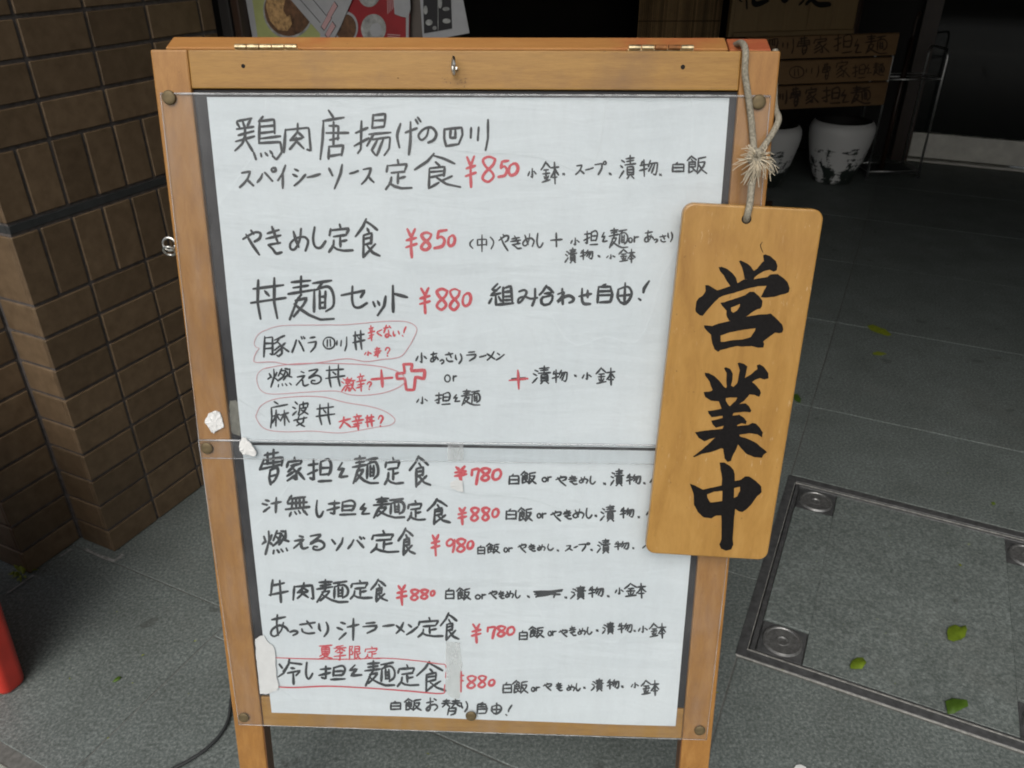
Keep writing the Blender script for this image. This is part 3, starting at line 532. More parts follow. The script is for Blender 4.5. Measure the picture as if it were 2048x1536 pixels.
for (z0, z1, sold) in bands:
    a, b = z0 + J, z1 - J
    if z0 == 0: a = 0.002
    pitch = 0.0737 if sold else 0.1475; fr_ = 1.030 - 0.0737 if sold else 1.030
    cuts = [UC]; x = fr_
    while x < UE - 0.02: cuts.append(x); x += pitch
    cuts.append(UE)
    for i in range(len(cuts) - 1):                       # face A (looks right), corner piece wraps
        u0 = cuts[i] + (0 if i == 0 else J); u1 = cuts[i + 1] - J
        d = random.uniform(-0.0006, 0.0006)
        tile(WA - 0.010 + (0.0003 if i else 0), WA + d, u0, u1, a, b)
    tile(WI + 0.010, WA - 0.0105, UC, UC + 0.010, a, b)   # face B (looks to the street)
    cA = [UO, UC - 0.002]
    if sold: cA = [UO, (UO + UC) / 2, UC - 0.002]
    for i in range(len(cA) - 1): tile(WI - 0.010, WI + random.uniform(-0.0005, 0.0005), cA[i] + (0 if i == 0 else J), cA[i + 1] - (J if sold and i == 0 else 0), a, b)
    x = WI - 0.0105; step = 0.0737 if sold else 0.1475
    while x > -2.25:
        tile(x - step + 2 * J, x, UO, UO + 0.010, a, b); x -= step
# black sealant band between the two upright courses
bm = NBM(); z0_, z1_ = 0.7895, 0.8055
bx(bm, FG, WA - 0.012, WA - 0.0015, UC + 0.003, UE, z0_, z1_, bev=0.001); obj('sealant_band', bm, m_blackrub, wl)
obj('sealant_band', box(FG, WI + 0.002, WA - 0.0125, UC + 0.0025, UC + 0.012, z0_, z1_, bev=0.001), m_blackrub, wl)
obj('sealant_band', box(FG, WI - 0.012, WI - 0.0015, UO + 0.003, UC - 0.002, z0_, z1_, bev=0.001), m_blackrub, wl)
obj('sealant_band', box(FG, -2.3, WI - 0.013, UO + 0.0025, UO + 0.012, z0_, z1_, bev=0.001), m_blackrub, wl)
# ---------------------------------------------------------------- restaurant front behind
rf = thing('restaurant_front', 'dark shop front with glass door behind the menu board', 'building', FG(1, 5.65, 0))
def part(name, m, *a, bev=0.0, par=None): return obj(name, box(FG, *a, bev=bev), m, par or rf)
part('added_canopy', m_added_canopy, -3.0, 4.2, 0.50, 6.2, HT + 0.005, HT + 0.25)  # unseen slab added overhead to darken the wall and far paving
part('side_wall', m_dark, 3.2, 3.4, 0.5, 6.2, 0, HT)  # unseen wall added to cut light from the right
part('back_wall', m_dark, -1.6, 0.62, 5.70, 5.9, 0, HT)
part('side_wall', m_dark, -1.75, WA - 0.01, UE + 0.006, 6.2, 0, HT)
# glazed part with kick plate
kl = FG.inv(ground(1847, 324))[0] - 0.10
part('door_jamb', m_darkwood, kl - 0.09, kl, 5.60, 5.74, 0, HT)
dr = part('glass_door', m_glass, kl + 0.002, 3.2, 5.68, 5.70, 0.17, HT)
part('kick_plate', m_alu, kl + 0.002, 3.2, 5.655, 5.70, 0.022, 0.168, bev=0.003)
part('kick_plate_lip', m_alu, kl + 0.002, 3.2, 5.648, 5.654, 0.150, 0.169)
part('door_sill', m_alu, kl + 0.002, 3.2, 5.62, 5.70, 0.0, 0.012, bev=0.002)
part('door_rail', m_frame, kl + 0.4, 3.1, 5.65, 5.679, 1.02, 1.06)
# left side: door frame posts and the poster case
for x0, x1, m in ((-1.486, -1.455, m_dark), (-1.448, -1.425, m_darkwood)): part('frame_post', m, x0, x1, 1.53, 1.58, 0, HT, bev=0.003)
# ---------------------------------------------------------------- folding menu board
BW = FB.inv(board(1562.5, 99))[0]; LB = O.z / math.cos(TILT) - 0.008; SW = 0.0425; TH = 0.028
menu = thing('menu_stand', 'folding wooden A-frame menu stand standing open on the paving', 'menu stand', FB(BW / 2, LB, -0.1) * 1.0)
menu.location.z = 0
def bpart(name, m, *a, bev=0.002, F=FB, par=menu, label=None): return obj(name, box(F, *a, bev=bev, seg=2), m, par, label=label)
bpart('stile', m_stile, 0, SW, 0, LB, -TH, 0); bpart('stile', m_stile, BW - SW, BW, 0, LB, -TH, 0)
bpart('top_rail', m_rail, SW + 0.0004, BW - SW - 0.0004, 0.0003, 0.0413, -TH + 0.001, -0.0006, bev=0.0012)
bpart('bottom_rail', m_rail, SW + 0.0004, BW - SW - 0.0004, 0.884, 0.936, -TH + 0.001, -0.0042, bev=0.0012)
obj('backing_panel', box(FB, SW - 0.003, BW - SW + 0.003, 0.0425, 0.883, -0.013, -0.0065), m_panel, menu)
# inner faces of the legs below the frame take a darker brown than the uprights
for u0, u1 in ((SW, SW + 0.0012), (BW - SW - 0.0012, BW - SW)):
    obj('leg_inner_face', box(FB, u0, u1, 0.938, LB - 0.002, -TH + 0.002, -0.002), m_legin, menu)
t2 = R(17); RD = (-Zu * math.cos(t2) + BN * math.sin(t2)).normalized(); RN = E1.cross(RD).normalized()
if RN.y > 0: RN = -RN
FR_ = Fr(FB(0, -0.0050, -0.038), E1, RD, RN)
LR = (FR_.o.z) / math.cos(t2) - 0.006
bpart('rear_stile', m_stile, 0, SW, 0.002, LR, -TH, 0, F=FR_); bpart('rear_stile', m_stile, BW - SW, BW, 0.002, LR, -TH, 0, F=FR_)
bpart('rear_top_rail', m_redworn, 0.002, BW - 0.050, -0.001, 0.040, -TH, 0.0012, F=FR_, bev=0.0015)
bpart('rear_corner_block', m_red_end, BW - 0.048, BW - 0.001, 0.0, 0.040, -TH, 0.0016, F=FR_, bev=0.0015, label='red painted corner block')
bpart('rear_bottom_rail', m_rail, SW, BW - SW, 0.86, 0.905, -TH + 0.003, -0.003, F=FR_)
obj('rear_panel', box(FR_, SW, BW - SW, 0.042, 0.858, -0.018, -0.012), m_panel, menu)
# hinges
for (xa, xb, mats) in ((470, 596, (m_hinge, m_hinge, m_hinge, m_hinge, m_hinge)), (1261, 1393, (m_hinge, m_hinge, m_rust, m_rust, m_hinge))):
    ua = FB.inv(board(xa, 95))[0] - 0.002; ub = FB.inv(board(xb, 95))[0] - 0.002
    hg = obj('hinge', box(FB, ua, ub, -0.0022, -0.0004, -0.024, -0.006), m_hinge, menu)
    n = 5
    for k in range(n):
        x0 = ua + (ub - ua) * k / n + 0.0006; x1 = ua + (ub - ua) * (k + 1) / n - 0.0006
        obj('knuckle', tube(NBM(), [FB(x0, -0.0036, -0.0045), FB(x1, -0.0036, -0.0045)], 0.0029, 12), mats[k], hg)
# small holes, screw eye
for (x, y, r_) in ((486, 132, .0022), (1366, 134, .0024), (796, 156, .0006)):
    u, v, _ = FB.inv(board(x, y)); F2 = Fr(FB(u, v, -0.0006), E1, -EUP, NB)
    obj('screw_hole', lathe(NBM(), F2, [(0.0001, 0.0004), (r_, 0.0004), (r_ * 1.15, -0.0005)], 16), m_hole, menu)
bm = NBM()
for k in range(26):
    cx_, cy_ = random.choice(((893, 163), (922, 166), (926, 158))); p = Vector((cx_ + random.gauss(0, 5), cy_ + random.gauss(0, 4))); d = Vector((random.uniform(-3, 3), random.uniform(-2, 4)))
    q = [p, p + Vector((1.2, -.6)), p + d + Vector((.5, .9)), p + d]; hh = -0.0004 + k * 0.00001
    try: bm.faces.new([bm.verts.new(board(v.x, v.y, hh)) for v in q])
    except ValueError: pass
obj('ink_smudge', bm, simple('grey_smudge', (0.09, 0.055, 0.035), 0.7), menu, kind='stuff')
def ring(Fq, r, rt, n=24, m=8):
    return tube(NBM(), [Fq(r * math.cos(2 * math.pi * k / n), r * math.sin(2 * math.pi * k / n), 0) for k in range(n + 1)], rt, m)
u, v, _ = FB.inv(board(911, 133))
se = obj('screw_eye', tube(NBM(), [FB(u + .002, v + .003, -0.004), FB(u + .001, v + .002, 0.006)], 0.0016, 8), m_steel, menu)
obj('eye_ring', ring(Fr(FB(u - 0.0008, v, 0.0135), (E1 * 0.22 + NB * 0.97).normalized(), EUP, E1), 0.0088, 0.0015), m_steel, se)
u, v, _ = FB.inv(board(345, 495))
se = obj('screw_eye', tube(NBM(), [FB(0.004, v, -0.014), FB(-0.006, v, -0.014)], 0.0018, 8), m_steel, menu)
obj('eye_ring', ring(Fr(FB(-0.0125, v - 0.002, -0.014), E1, EUP, NB), 0.0078, 0.0016), m_steel, se)
obj('eye_ring', ring(Fr(FB(-0.0115, v + 0.006, -0.010), E1, (EUP * .8 + NB * .6).normalized(), NB), 0.0070, 0.0015), m_steel, se)
# ---------------------------------------------------------------- papers with handwriting
def hpap(u, v): return -0.0022 + 0.00055 * math.sin(9 * u + 3 * v) + 0.0004 * math.sin(17 * v + 5 * u + 1) + 0.0003 * math.sin(31 * u - 11 * v) + 0.0002 * math.sin(43 * v + 13 * u)
def sheet(name, quad, nx, ny, hf, m, parent=None, label=None, cat=None, uvh=0.0, wob=0.0):
    q = [FB.inv(board(*p, uvh))[:2] if len(p) == 2 else p[:2] for p in quad]     # TL TR BR BL
    bm = NBM(); g = []
    for j in range(ny + 1):
        row = []
        for i in range(nx + 1):
            s, t = i / nx, j / ny
            u = (q[0][0] * (1 - s) + q[1][0] * s) * (1 - t) + (q[3][0] * (1 - s) + q[2][0] * s) * t
            v = (q[0][1] * (1 - s) + q[1][1] * s) * (1 - t) + (q[3][1] * (1 - s) + q[2][1] * s) * t
            if wob and (i in (0, nx) or j in (0, ny)): u += random.uniform(-wob, wob); v += random.uniform(-wob, wob)
            row.append(bm.verts.new(FB(u, v, hf(u, v))))
        g.append(row)
    for j in range(ny):
        for i in range(nx): bm.faces.new((g[j][i], g[j][i + 1], g[j + 1][i + 1], g[j + 1][i]))
    base = FB((q[0][0] + q[2][0]) / 2, q[2][1], 0)
    o = obj(name, bm, m, parent, smooth=True, base=base, nrm=False)
    if label: tag(o, label, cat)
    return o
up_sheet = sheet('menu_sheet', [(414, 194), (1459, 196), (1403, 897), (484, 884)], 60, 40, hpap, m_paper, label='upper white menu sheet with handwritten set meals and three red ringed bowls', cat='menu sheet', uvh=-0.002)
lo_sheet = sheet('menu_sheet', [(484, 890), (1400, 903), (1351, 1452), (543, 1426)], 60, 34, hpap, m_paper, label='lower white menu sheet with six handwritten noodle set meals and red prices', cat='menu sheet', uvh=-0.002)
def strokes(s):
    out = []
    for st in s.split('/'):
        st = st.strip(); k = '-'
        if st[0] in '~o': k = st[0]; st = st[1:]
        n = [float(x) for x in st.split()]
        if k == 'o':
            a0 = -1.9; pts = [(n[0] + n[2] * math.cos(a0 - i * 2 * math.pi / 14 * 1.03), n[1] + n[3] * math.sin(a0 - i * 2 * math.pi / 14 * 1.03)) for i in range(15)]
        else: pts = list(zip(n[::2], n[1::2]))
        out.append((k, pts))
    return out
def glyph(ch, x0, y0, x1, y1, jit=1.3):
    ss = strokes(GLYPHS[ch]); xs = [p[0] for _, q in ss for p in q]; ys = [p[1] for _, q in ss for p in q]
    ax, bx_, ay, by = min(xs), max(xs), min(ys), max(ys); out = []
    for k, q in ss:
        out.append((k, [Vector((x0 + ((x - ax) / max(1, bx_ - ax)) * (x1 - x0) + random.uniform(-jit, jit) * (x1 - x0) / 100, y0 + ((y - ay) / max(1, by - ay)) * (y1 - y0) + random.uniform(-jit, jit) * (y1 - y0) / 100)) for x, y in q]))
    return out
def ribbon(bm, pts, w, proj, h0, dh, vary=0.14):
    """flat pen stroke: outline of quads + round ends; each step lies a hair above the last"""
    P = [pts[0]]
    for p in pts[1:]:
        if (p - P[-1]).length > 0.4: P.append(p)
    if len(P) < 2: P.append(P[0] + Vector((w * 0.5, w * 0.2)))
    # resample
    Q = [P[0]]
    for a, b in zip(P[:-1], P[1:]):
        n = max(1, int((b - a).length / max(3.0, w * 0.7)))
        for k in range(1, n + 1): Q.append(a.lerp(b, k / n))
    ph = random.uniform(0, 6); N = len(Q); wb = random.uniform(0.92, 1.06)
    L, Rr = [], []
    for i, p in enumerate(Q):
        d = (Q[min(i + 1, N - 1)] - Q[max(i - 1, 0)])
        if d.length < 1e-4: d = Vector((1, 0))
        d.normalize(); nn = Vector((-d.y, d.x)); t = i / max(1, N - 1)
        ww = w * 0.5 * wb * (1 + vary * math.sin(ph + t * 5)) * (0.80 + 0.32 * min(1, 4 * t, 4 * (1 - t) + 0.35))
        L.append(p + nn * ww); Rr.append(p - nn * ww)
    vl = [bm.verts.new(proj(q.x, q.y, h0 + i * dh)) for i, q in enumerate(L)]; vr = [bm.verts.new(proj(q.x, q.y, h0 + i * dh)) for i, q in enumerate(Rr)]
    for i in range(N - 1): bm.faces.new((vl[i], vr[i], vr[i + 1], vl[i + 1]))
    for e, i, sgn in ((0, 0, -1), (1, N - 1, 1)):
        d = (Q[1] - Q[0]) if e == 0 else (Q[-1] - Q[-2]); d.normalize(); r_ = (L[i] - Rr[i]).length / 2; c = Q[i]; nn = Vector((-d.y, d.x))
        arc = [bm.verts.new(proj(*(c + nn * (r_ * math.cos(a)) + d * (sgn * r_ * math.sin(a))), h0 + i * dh)) for a in (math.pi * 0.25, math.pi * 0.5, math.pi * 0.75)]
        bm.faces.new([vl[i]] + arc + [vr[i]])
def pen_line(bm, kind, pts, w, proj, idx, base):
    if kind in '~o' and len(pts) > 2: pts = catm(pts, 5)
    elif len(pts) > 2:      # slightly rounded corners
        q = [pts[0]]
        for i in range(1, len(pts) - 1):
            a, b, c = pts[i - 1], pts[i], pts[i + 1]
            ka = min(0.22, w * 0.9 / max(1e-3, (a - b).length)); kc = min(0.22, w * 0.9 / max(1e-3, (c - b).length))
            q += [b.lerp(a, ka), b.lerp(a, ka * 0.3).lerp(b.lerp(c, kc * 0.3), 0.5), b.lerp(c, kc)]
        pts = q + [pts[-1]]
    ribbon(bm, pts, w, proj, base + idx * 0.000022, 0.0000015)
def paper_proj(x, y, h):
    p = board(x, y, -0.0020); u, v, _ = FB.inv(p); return FB(u, v, hpap(u, v) + h)
PENW = 0.79
def inset(a, b, c, d, w):
    i = min(w * .28, .08 * (c - a)); j = min(w * .28, .08 * (d - b)); return a + i, b + j, c - i, d - j
LAB = {'k': None, 'r': 'red handwriting', 't': 'thin red pen ring'}
def write(text, free, par, proj=paper_proj, base=0.00035):
    for line in text.strip().split('\n'):
        tk = line.split(); rx, ry, s = REG[tk[0]]; ink = tk[1]; w = float(tk[2]); bm = NBM(); idx = 0
        for i in range(3, len(tk), 5):
            ch = tk[i]; x0, y0, x1, y1 = (float(t) for t in tk[i + 1:i + 5])
            for k, q in glyph(ch, *inset(rx + x0 / s, ry + y0 / s, rx + x1 / s, ry + y1 / s, w)):
                pen_line(bm, k, q, w * (PENW if ink == 'k' else .80), proj, idx % 14, base); idx += 1
        obj('lettering', bm, m_pen[ink], par, nrm=False, label=LAB[ink])
    for fl in free:
        tk = fl.split(); rx, ry, s = REG[tk[0]]; n = [float(t) for t in tk[4:]]; bm = NBM()
        pts = [Vector((rx + a / s, ry + b / s)) for a, b in zip(n[::2], n[1::2])]
        pen_line(bm, tk[3], pts, float(tk[2]), proj, random.randint(3, 12), base + 0.0003); obj('pen_line', bm, m_pen[tk[1]], par, nrm=False, label=LAB[tk[1]])
write(UPPER, UFREE, up_sheet); write(LOWER, LFREE, lo_sheet)
# ---------------------------------------------------------------- scraps and tape
def plate(reg, s, h, th, m, name, label, cat, lift=0.0, parent=None):
    n = [float(t) for t in s.split()]; rx, ry, k = REG[reg]
    P = [FB.inv(board(rx + a / k, ry + b / k, h))[:2] for a, b in zip(n[::2], n[1::2])]
    Q = []
    for i, p in enumerate(P):
        q = P[(i + 1) % len(P)]; Q.append(p)
        for t in (0.33, 0.66): Q.append((p[0] + (q[0] - p[0]) * t + random.uniform(-.0006, .0006), p[1] + (q[1] - p[1]) * t + random.uniform(-.0006, .0006)))
    hh = [random.uniform(0, lift) for _ in Q]
    top = [FB(a, b, h + z) for (a, b), z in zip(Q, hh)]; bot = [FB(a, b, h - th + z) for (a, b), z in zip(Q, hh)]
    bm = NBM()
    if lift > 0.0009:      # crumpled: fan from two inner rings
        cu_, cv_ = sum(a for a, b in Q) / len(Q), sum(b for a, b in Q) / len(Q); rg = []
        for f in (1.0, 0.72, 0.36):
            rg.append([bm.verts.new(FB(cu_ + (a - cu_) * f + (random.uniform(-.0025, .0025) if f < 1 else 0), cv_ + (b - cv_) * f + (random.uniform(-.0025, .0025) if f < 1 else 0), h + (lift * random.uniform(0.1, 1) if (i % 2 == 0 or f < 1) else 0))) for i, (a, b) in enumerate(Q)])
        c_ = bm.verts.new(FB(cu_, cv_, h + lift * .5)); n_ = len(Q)
        for r0, r1 in zip(rg[:-1], rg[1:]):
            for i in range(n_): j = (i + 1) % n_; bm.faces.new((r0[i], r0[j], r1[j])); bm.faces.new((r0[i], r1[j], r1[i]))
        for i in range(n_): bm.faces.new((rg[-1][i], rg[-1][(i + 1) % n_], c_))
        lo = [bm.verts.new(FB(a, b, h - th)) for a, b in Q]
        for i in range(n_): j = (i + 1) % n_; bm.faces.new((rg[0][i], lo[i], lo[j], rg[0][j]))
    elif m is m_tape:
        vs = [bm.verts.new(p) for p in top]; [bm.faces.new([vs[i] for i in tri]) for tri in tessellate_polygon([top])]
    else: prism(bm, top, bot)
    o = obj(name, bm, m, parent, base=None if parent else top[0])
    if label: tag(o, label, cat)
    return o
plate('Z5', "60 705 105 688 135 700 150 740 162 800 130 815 95 842 75 830 60 800 32 770 40 740", 0.0022, 0.0012, m_scrap, 'paper_scrap', 'crumpled white paper scrap stuck on the left upright of the menu stand', 'paper scrap', 0.0016)
plate('Z5', "285 868 315 872 340 905 370 945 385 975 375 998 340 988 290 985 272 960 268 925", 0.0050, 0.0008, m_scrap, 'paper_scrap', 'torn white paper scrap over the gap between the two menu sheets', 'paper scrap', 0.0012)
plate('Z5', "205 620 245 616 268 640 262 700 275 760 272 860 240 850 195 820 188 740 205 690 200 650", -0.0058, 0.0006, m_residue, 'tape_residue', 'greyish tape residue on the black panel beside the upper menu sheet', 'tape')
plate('Y3', "405 505 440 482 470 482 500 530 530 548 548 590 552 700 560 790 575 850 562 882 520 895 500 905 440 908 430 820 418 700 408 600", 0.0006, 0.0007, m_scrap, 'tape_strip', 'white torn tape strip on the left edge of the lower menu sheet', 'tape', 0.0004)
plate('Y3', "1800 522 1850 526 1900 530 1905 600 1912 650 1920 700 1908 750 1905 800 1900 890 1895 940 1870 945 1830 925 1790 880 1798 800 1800 720 1796 640", 0.0004, 0.0004, m_tape, 'tape_strip', 'translucent torn tape strip between red box and lowest price', 'tape', 0.0008)
plate('Y2', "130 20 246 22 245 150 130 152", 0.0028, 0.0003, m_tape, 'tape_strip', 'small square of translucent tape on the top edge of the lower menu sheet', 'tape')
plate('Y2', "185 290 240 300 246 380 205 375 180 360 150 350 150 310", 0.0, 0.0003, m_scrap, 'paper_tear', None, None, 0.0006, parent=lo_sheet)
# ---------------------------------------------------------------- clear covers
def hcl(off, a):
    return lambda u, v: off + a * (0.5 * math.sin(21 * u + 2) + 0.5 * math.sin(13 * v + 7 * u) + 0.4 * math.sin(37 * u + 19 * v)) 
def cover(quad, off, lab):
    q = [FB.inv(board(*p, off))[:2] for p in quad]
    o = sheet('clear_cover', quad, 40, 30, hcl(off, 0.0003), m_clear, label=lab, cat='clear cover', uvh=off)
    for a, b in ((0, 1), (1, 2), (2, 3), (3, 0)):
        pts = [FB(q[a][0] + (q[b][0] - q[a][0]) * k / 24, q[a][1] + (q[b][1] - q[a][1]) * k / 24, hcl(off + 0.0002, 0.0003)(q[a][0] + (q[b][0] - q[a][0]) * k / 24, q[a][1] + (q[b][1] - q[a][1]) * k / 24)) for k in range(25)]
        obj('cut_edge', tube(NBM(), pts, 0.0013 if (a, b) == (0, 1) else 0.00055, 6), m_clear_edge, o, smooth=True)  # top edge thicker for its curl, milky to paint in a glare streak
    return o
cover([(321, 187), (1541, 192), (1476, 931), (402, 916)], 0.0016, 'clear plastic cover pinned over the upper menu sheet')
cover([(397, 880), (1480, 893), (1413, 1480), (478, 1449)], 0.0030, 'clear plastic cover pinned over the lower menu sheet')
pm = None
for x, y, lab in ((337, 195, 'brass drawing pin at the top left corner of the upper clear cover'), (1518, 204, 'brass drawing pin beside the cord at the top right of the menu stand'), (413, 897, 'brass drawing pin on the left upright where the two clear covers meet'),
                  (487, 1436, 'brass drawing pin at the bottom left corner of the lower clear cover'), (942, 1433, 'brass drawing pin at the middle of the bottom edge under the last writing'), (1400, 1462, 'brass drawing pin at the bottom right corner of the lower clear cover')):
    p = board(x, y, 0.0038)
    if pm is None:
        F2 = Fr(p, E1, -EUP, NB); bm = lathe(NBM(), F2, [(0.0001, 0.0012), (0.004, 0.0011), (0.0068, 0.0007), (0.0078, 0.0), (0.0081, -0.0010), (0.0078, -0.0018)], 28)
        pm = obj('drawing_pin', bm, m_brass, base=p, smooth=True); o = pm
    else: o = pm.copy(); C.objects.link(o); o.location = p
    tag(o, lab, 'drawing pin', 'brass drawing pins on the menu stand')
# ---------------------------------------------------------------- hanging plaque and cord
HP = 0.030; c4 = [board(*p, HP) for p in ((1351, 409), (1633, 415), (1549, 1125), (1306, 1104))]
pc = (c4[0] + c4[1] + c4[2] + c4[3]) / 4; ax = ((c4[1] - c4[0]) + (c4[2] - c4[3])).normalized(); ay = ((c4[3] - c4[0]) + (c4[2] - c4[1])); ay = (ay - ax * ay.dot(ax)).normalized()
pw = ((c4[1] - c4[0]).length + (c4[2] - c4[3]).length) / 2; ph_ = ((c4[3] - c4[0]).length + (c4[2] - c4[1]).length) / 2
FPq = Fr(pc, ax, ay, NB)
def rrect(hw, hh, r, n=7):
    out = []
    for cx_, cy_, a0 in ((hw - r, -hh + r, -90), (hw - r, hh - r, 0), (-hw + r, hh - r, 90), (-hw + r, -hh + r, 180)):
        for k in range(n + 1): a = R(a0 + 90 * k / n); out.append((cx_ + r * math.cos(a), cy_ + r * math.sin(a)))
    return out
bm = NBM(); loops = []
for ins, z in ((0.0022, 0.0), (0.0007, -0.0006), (0, -0.0020), (0, -0.0110), (0.0015, -0.0125)):
    loops.append([bm.verts.new(FPq(x, y, z)) for x, y in rrect(pw / 2 - ins, ph_ / 2 - ins, 0.0125 - ins)])
for a, b in zip(loops[:-1], loops[1:]):
    for i in range(len(a)): j = (i + 1) % len(a); bm.faces.new((a[i], a[j], b[j], b[i]))
bm.faces.new(loops[0]); bm.faces.new(loops[-1][::-1])
plq = tag(obj('hanging_plaque', bm, m_plaque, base=FPq(0, ph_ / 2, 0)), 'wooden plaque with three big black brush characters hanging from a cord on the menu stand', 'plaque')
lay = 0
for reg, polys in BRUSH.items():
    rx, ry, s = REG[reg]; bm = NBM()
    for outer, holes in polys:
        def P2(st, rough=True):
            n = [float(t) for t in st.split()]; v = [Vector((rx + a / s, ry + b / s)) for a, b in zip(n[::2], n[1::2])]
            v = [v[i - 1] * 0.06 + v[i] * 0.88 + v[(i + 1) % len(v)] * 0.06 for i in range(len(v))]
            o_ = []
            for i, p in enumerate(v):      # slightly rough brush edge
                q = v[(i + 1) % len(v)]; o_.append(p); m_ = max(1, int((q - p).length / 5))
                for k in range(1, m_): o_.append(p.lerp(q, k / m_) + Vector((random.uniform(-.35, .35), random.uniform(-.35, .35))))
            return o_
        h = HP + 0.00025 + lay * 0.00006; lay += 1
        loops = [P2(outer)] + [P2(q) for q in holes]; flat = [p for l in loops for p in l]
        vs = [bm.verts.new(board(p.x, p.y, h)) for p in flat]
        for tri in tessellate_polygon([[Vector((p.x, p.y, 0)) for p in l] for l in loops]):
            try: bm.faces.new([vs[i] for i in tri])
            except ValueError: pass
    obj('brush_character', bm, m_ink, plq)
hb = board(1493, 438, HP); u, v, _ = FB.inv(hb)
obj('cord_hole', lathe(NBM(), Fr(hb, E1, -EUP, NB), [(0.0001, 0.0002), (0.0052, 0.0002), (0.0056, 0.0001)], 20), m_hole, plq)
bm = NBM(); pen_line(bm, '~', [Vector((1525, 484)), Vector((1521, 490)), Vector((1523, 498)), Vector((1526, 505))], 1.3, lambda x, y, h: board(x, y, HP + h), 1, 0.0003); obj('brush_character', bm, m_ink, plq, nrm=False)
# cord
def bp(x, y, h): return board(x, y, h)
knot = board(1511, 315, 0.022)
cd = thing('cord', 'grey cotton cord with frayed knot looped over the top right of the menu stand', 'cord', knot)
back = [FB(FB.inv(board(1492, 90))[0] + 0.001, 0.05, -0.075), FB(FB.inv(board(1492, 90))[0], -0.004, -0.066), FB(FB.inv(board(1492, 90))[0], -0.0105, -0.045), FB(FB.inv(board(1492, 92))[0], -0.009, -0.018)]
s1 = catm(back + [bp(1491, 103, 0.0035), bp(1490, 145, 0.0055), bp(1497, 195, 0.0055), bp(1503, 245, 0.0055), bp(1507, 290, 0.008), knot], 6)
obj('strand', tube(NBM(), s1, 0.0037, 10), m_rope, cd, smooth=True)
s2 = catm([FB(BW + 0.004, FB.inv(bp(1556, 190, 0))[1] - 0.05, -0.04), FB(BW + 0.0035, FB.inv(bp(1556, 205, 0))[1], -0.018), bp(1557, 235, 0.003), bp(1553, 252, 0.008), bp(1540, 275, 0.011), bp(1528, 292, 0.014), knot + NB * 0.002], 6)
obj('strand', tube(NBM(), s2, 0.0036, 10), m_rope, cd, smooth=True)
s3 = catm([knot, bp(1508, 345, 0.024), bp(1503, 375, 0.028), bp(1500, 405, 0.033), bp(1496, 425, 0.036), bp(1493, 438, 0.031), bp(1492, 440, 0.022)], 6)
obj('strand', tube(NBM(), s3, 0.0039, 10), m_rope, cd, smooth=True)
kb = NBM()
for k in range(3):
    a = k * 2.1; Fk = Fr(knot + NB * 0.003, (E1 * math.cos(a) + EUP * math.sin(a)), (EUP * math.cos(a) - E1 * math.sin(a)), NB)
    tube(kb, [Fk(0.0062 * math.cos(t), 0.0045 * math.sin(t), 0.003 * math.sin(t * 2 + k)) for t in [i * 2 * math.pi / 16 for i in range(17)]], 0.0046, 8)
obj('knot', kb, m_rope, cd, smooth=True)
bmf = NBM()
for k in range(80):
    a = random.uniform(0, 2 * math.pi)
    if math.sin(a) > 0.2 and abs(math.cos(a)) < 0.5: a += math.pi
    ln = random.uniform(0.010, 0.020) * (1.25 if math.sin(a) < -0.1 else 0.85)
    d = E1 * math.cos(a) + EUP * math.sin(a); st = knot + NB * random.uniform(0.003, 0.009) + d * 0.004
    lift = random.uniform(0.001, 0.011); side = (E1 * -math.sin(a) + EUP * math.cos(a)) * random.uniform(-.35, .35)
    pts = [st, st + d * ln * 0.35 + NB * lift, st + (d + side * 0.5) * ln * 0.7 + NB * lift * 0.8 - EUP * ln * 0.03, st + (d + side) * ln - EUP * ln * 0.16 + NB * lift * 0.1]
    tube(bmf, catm(pts, 2), random.uniform(0.00045, 0.0008), 4, taper=lambda t: 1 - 0.4 * t)
obj('frayed_threads', bmf, m_fray, cd, kind='stuff')
# ---------------------------------------------------------------- things on the ground
def leaf(outline, m, label, lift=0.006, cat='leaf'):
    lift *= 0.6
    n = [float(t) for t in outline.split()]; P = [ground(a, b, 0.002) for a, b in zip(n[::2], n[1::2])]; c = sum(P, Vector()) / len(P)
    bm = NBM(); N = len(P); ph = random.uniform(0, 6)
    r1 = [bm.verts.new(c.lerp(p, 1.0) + Zu * (lift * (0.4 + 0.6 * math.sin(ph + i * 2.3)) if i % 2 else 0.0)) for i, p in enumerate(P)]
    r2 = [bm.verts.new(c.lerp(p, 0.55) + Zu * (lift * (0.75 + 0.25 * math.sin(ph + i)))) for i, p in enumerate(P)]
    cc = bm.verts.new(c + Zu * lift * 0.45)
    for i in range(N): j = (i + 1) % N; bm.faces.new((r1[i], r1[j], r2[j], r2[i])); bm.faces.new((r2[i], r2[j], cc))
    tag(obj('fallen_leaf', bm, m, base=c, smooth=True), label, cat, 'green leaves fallen on the paving')
leaf("1734 652 1745 650 1760 655 1770 658 1784 670 1775 672 1758 667 1742 662", m_leaf[2], 'long yellow green leaf right of the plaque on the paving, upper one', 0.005)
leaf("1744 706 1755 703 1768 705 1774 709 1762 711 1748 710", m_leaf[2], 'tiny narrow green leaf just below the long yellow green leaf', 0.003)
leaf("1588 788 1595 788 1602 798 1600 806 1592 802 1588 796", m_leaf[1], 'small green leaf touching the right edge of the hanging plaque in view', 0.003)
leaf("1700 1330 1704 1320 1714 1315 1726 1316 1731 1322 1731 1330 1724 1338 1710 1340 1701 1337", m_leaf[0], 'plump bright green leaf on the access cover near its front edge', 0.012)
leaf("1894 1262 1898 1254 1910 1249 1922 1254 1932 1250 1933 1262 1930 1274 1920 1282 1906 1283 1896 1278", m_leaf[0], 'folded bright green leaf in the middle right of the access cover', 0.009)
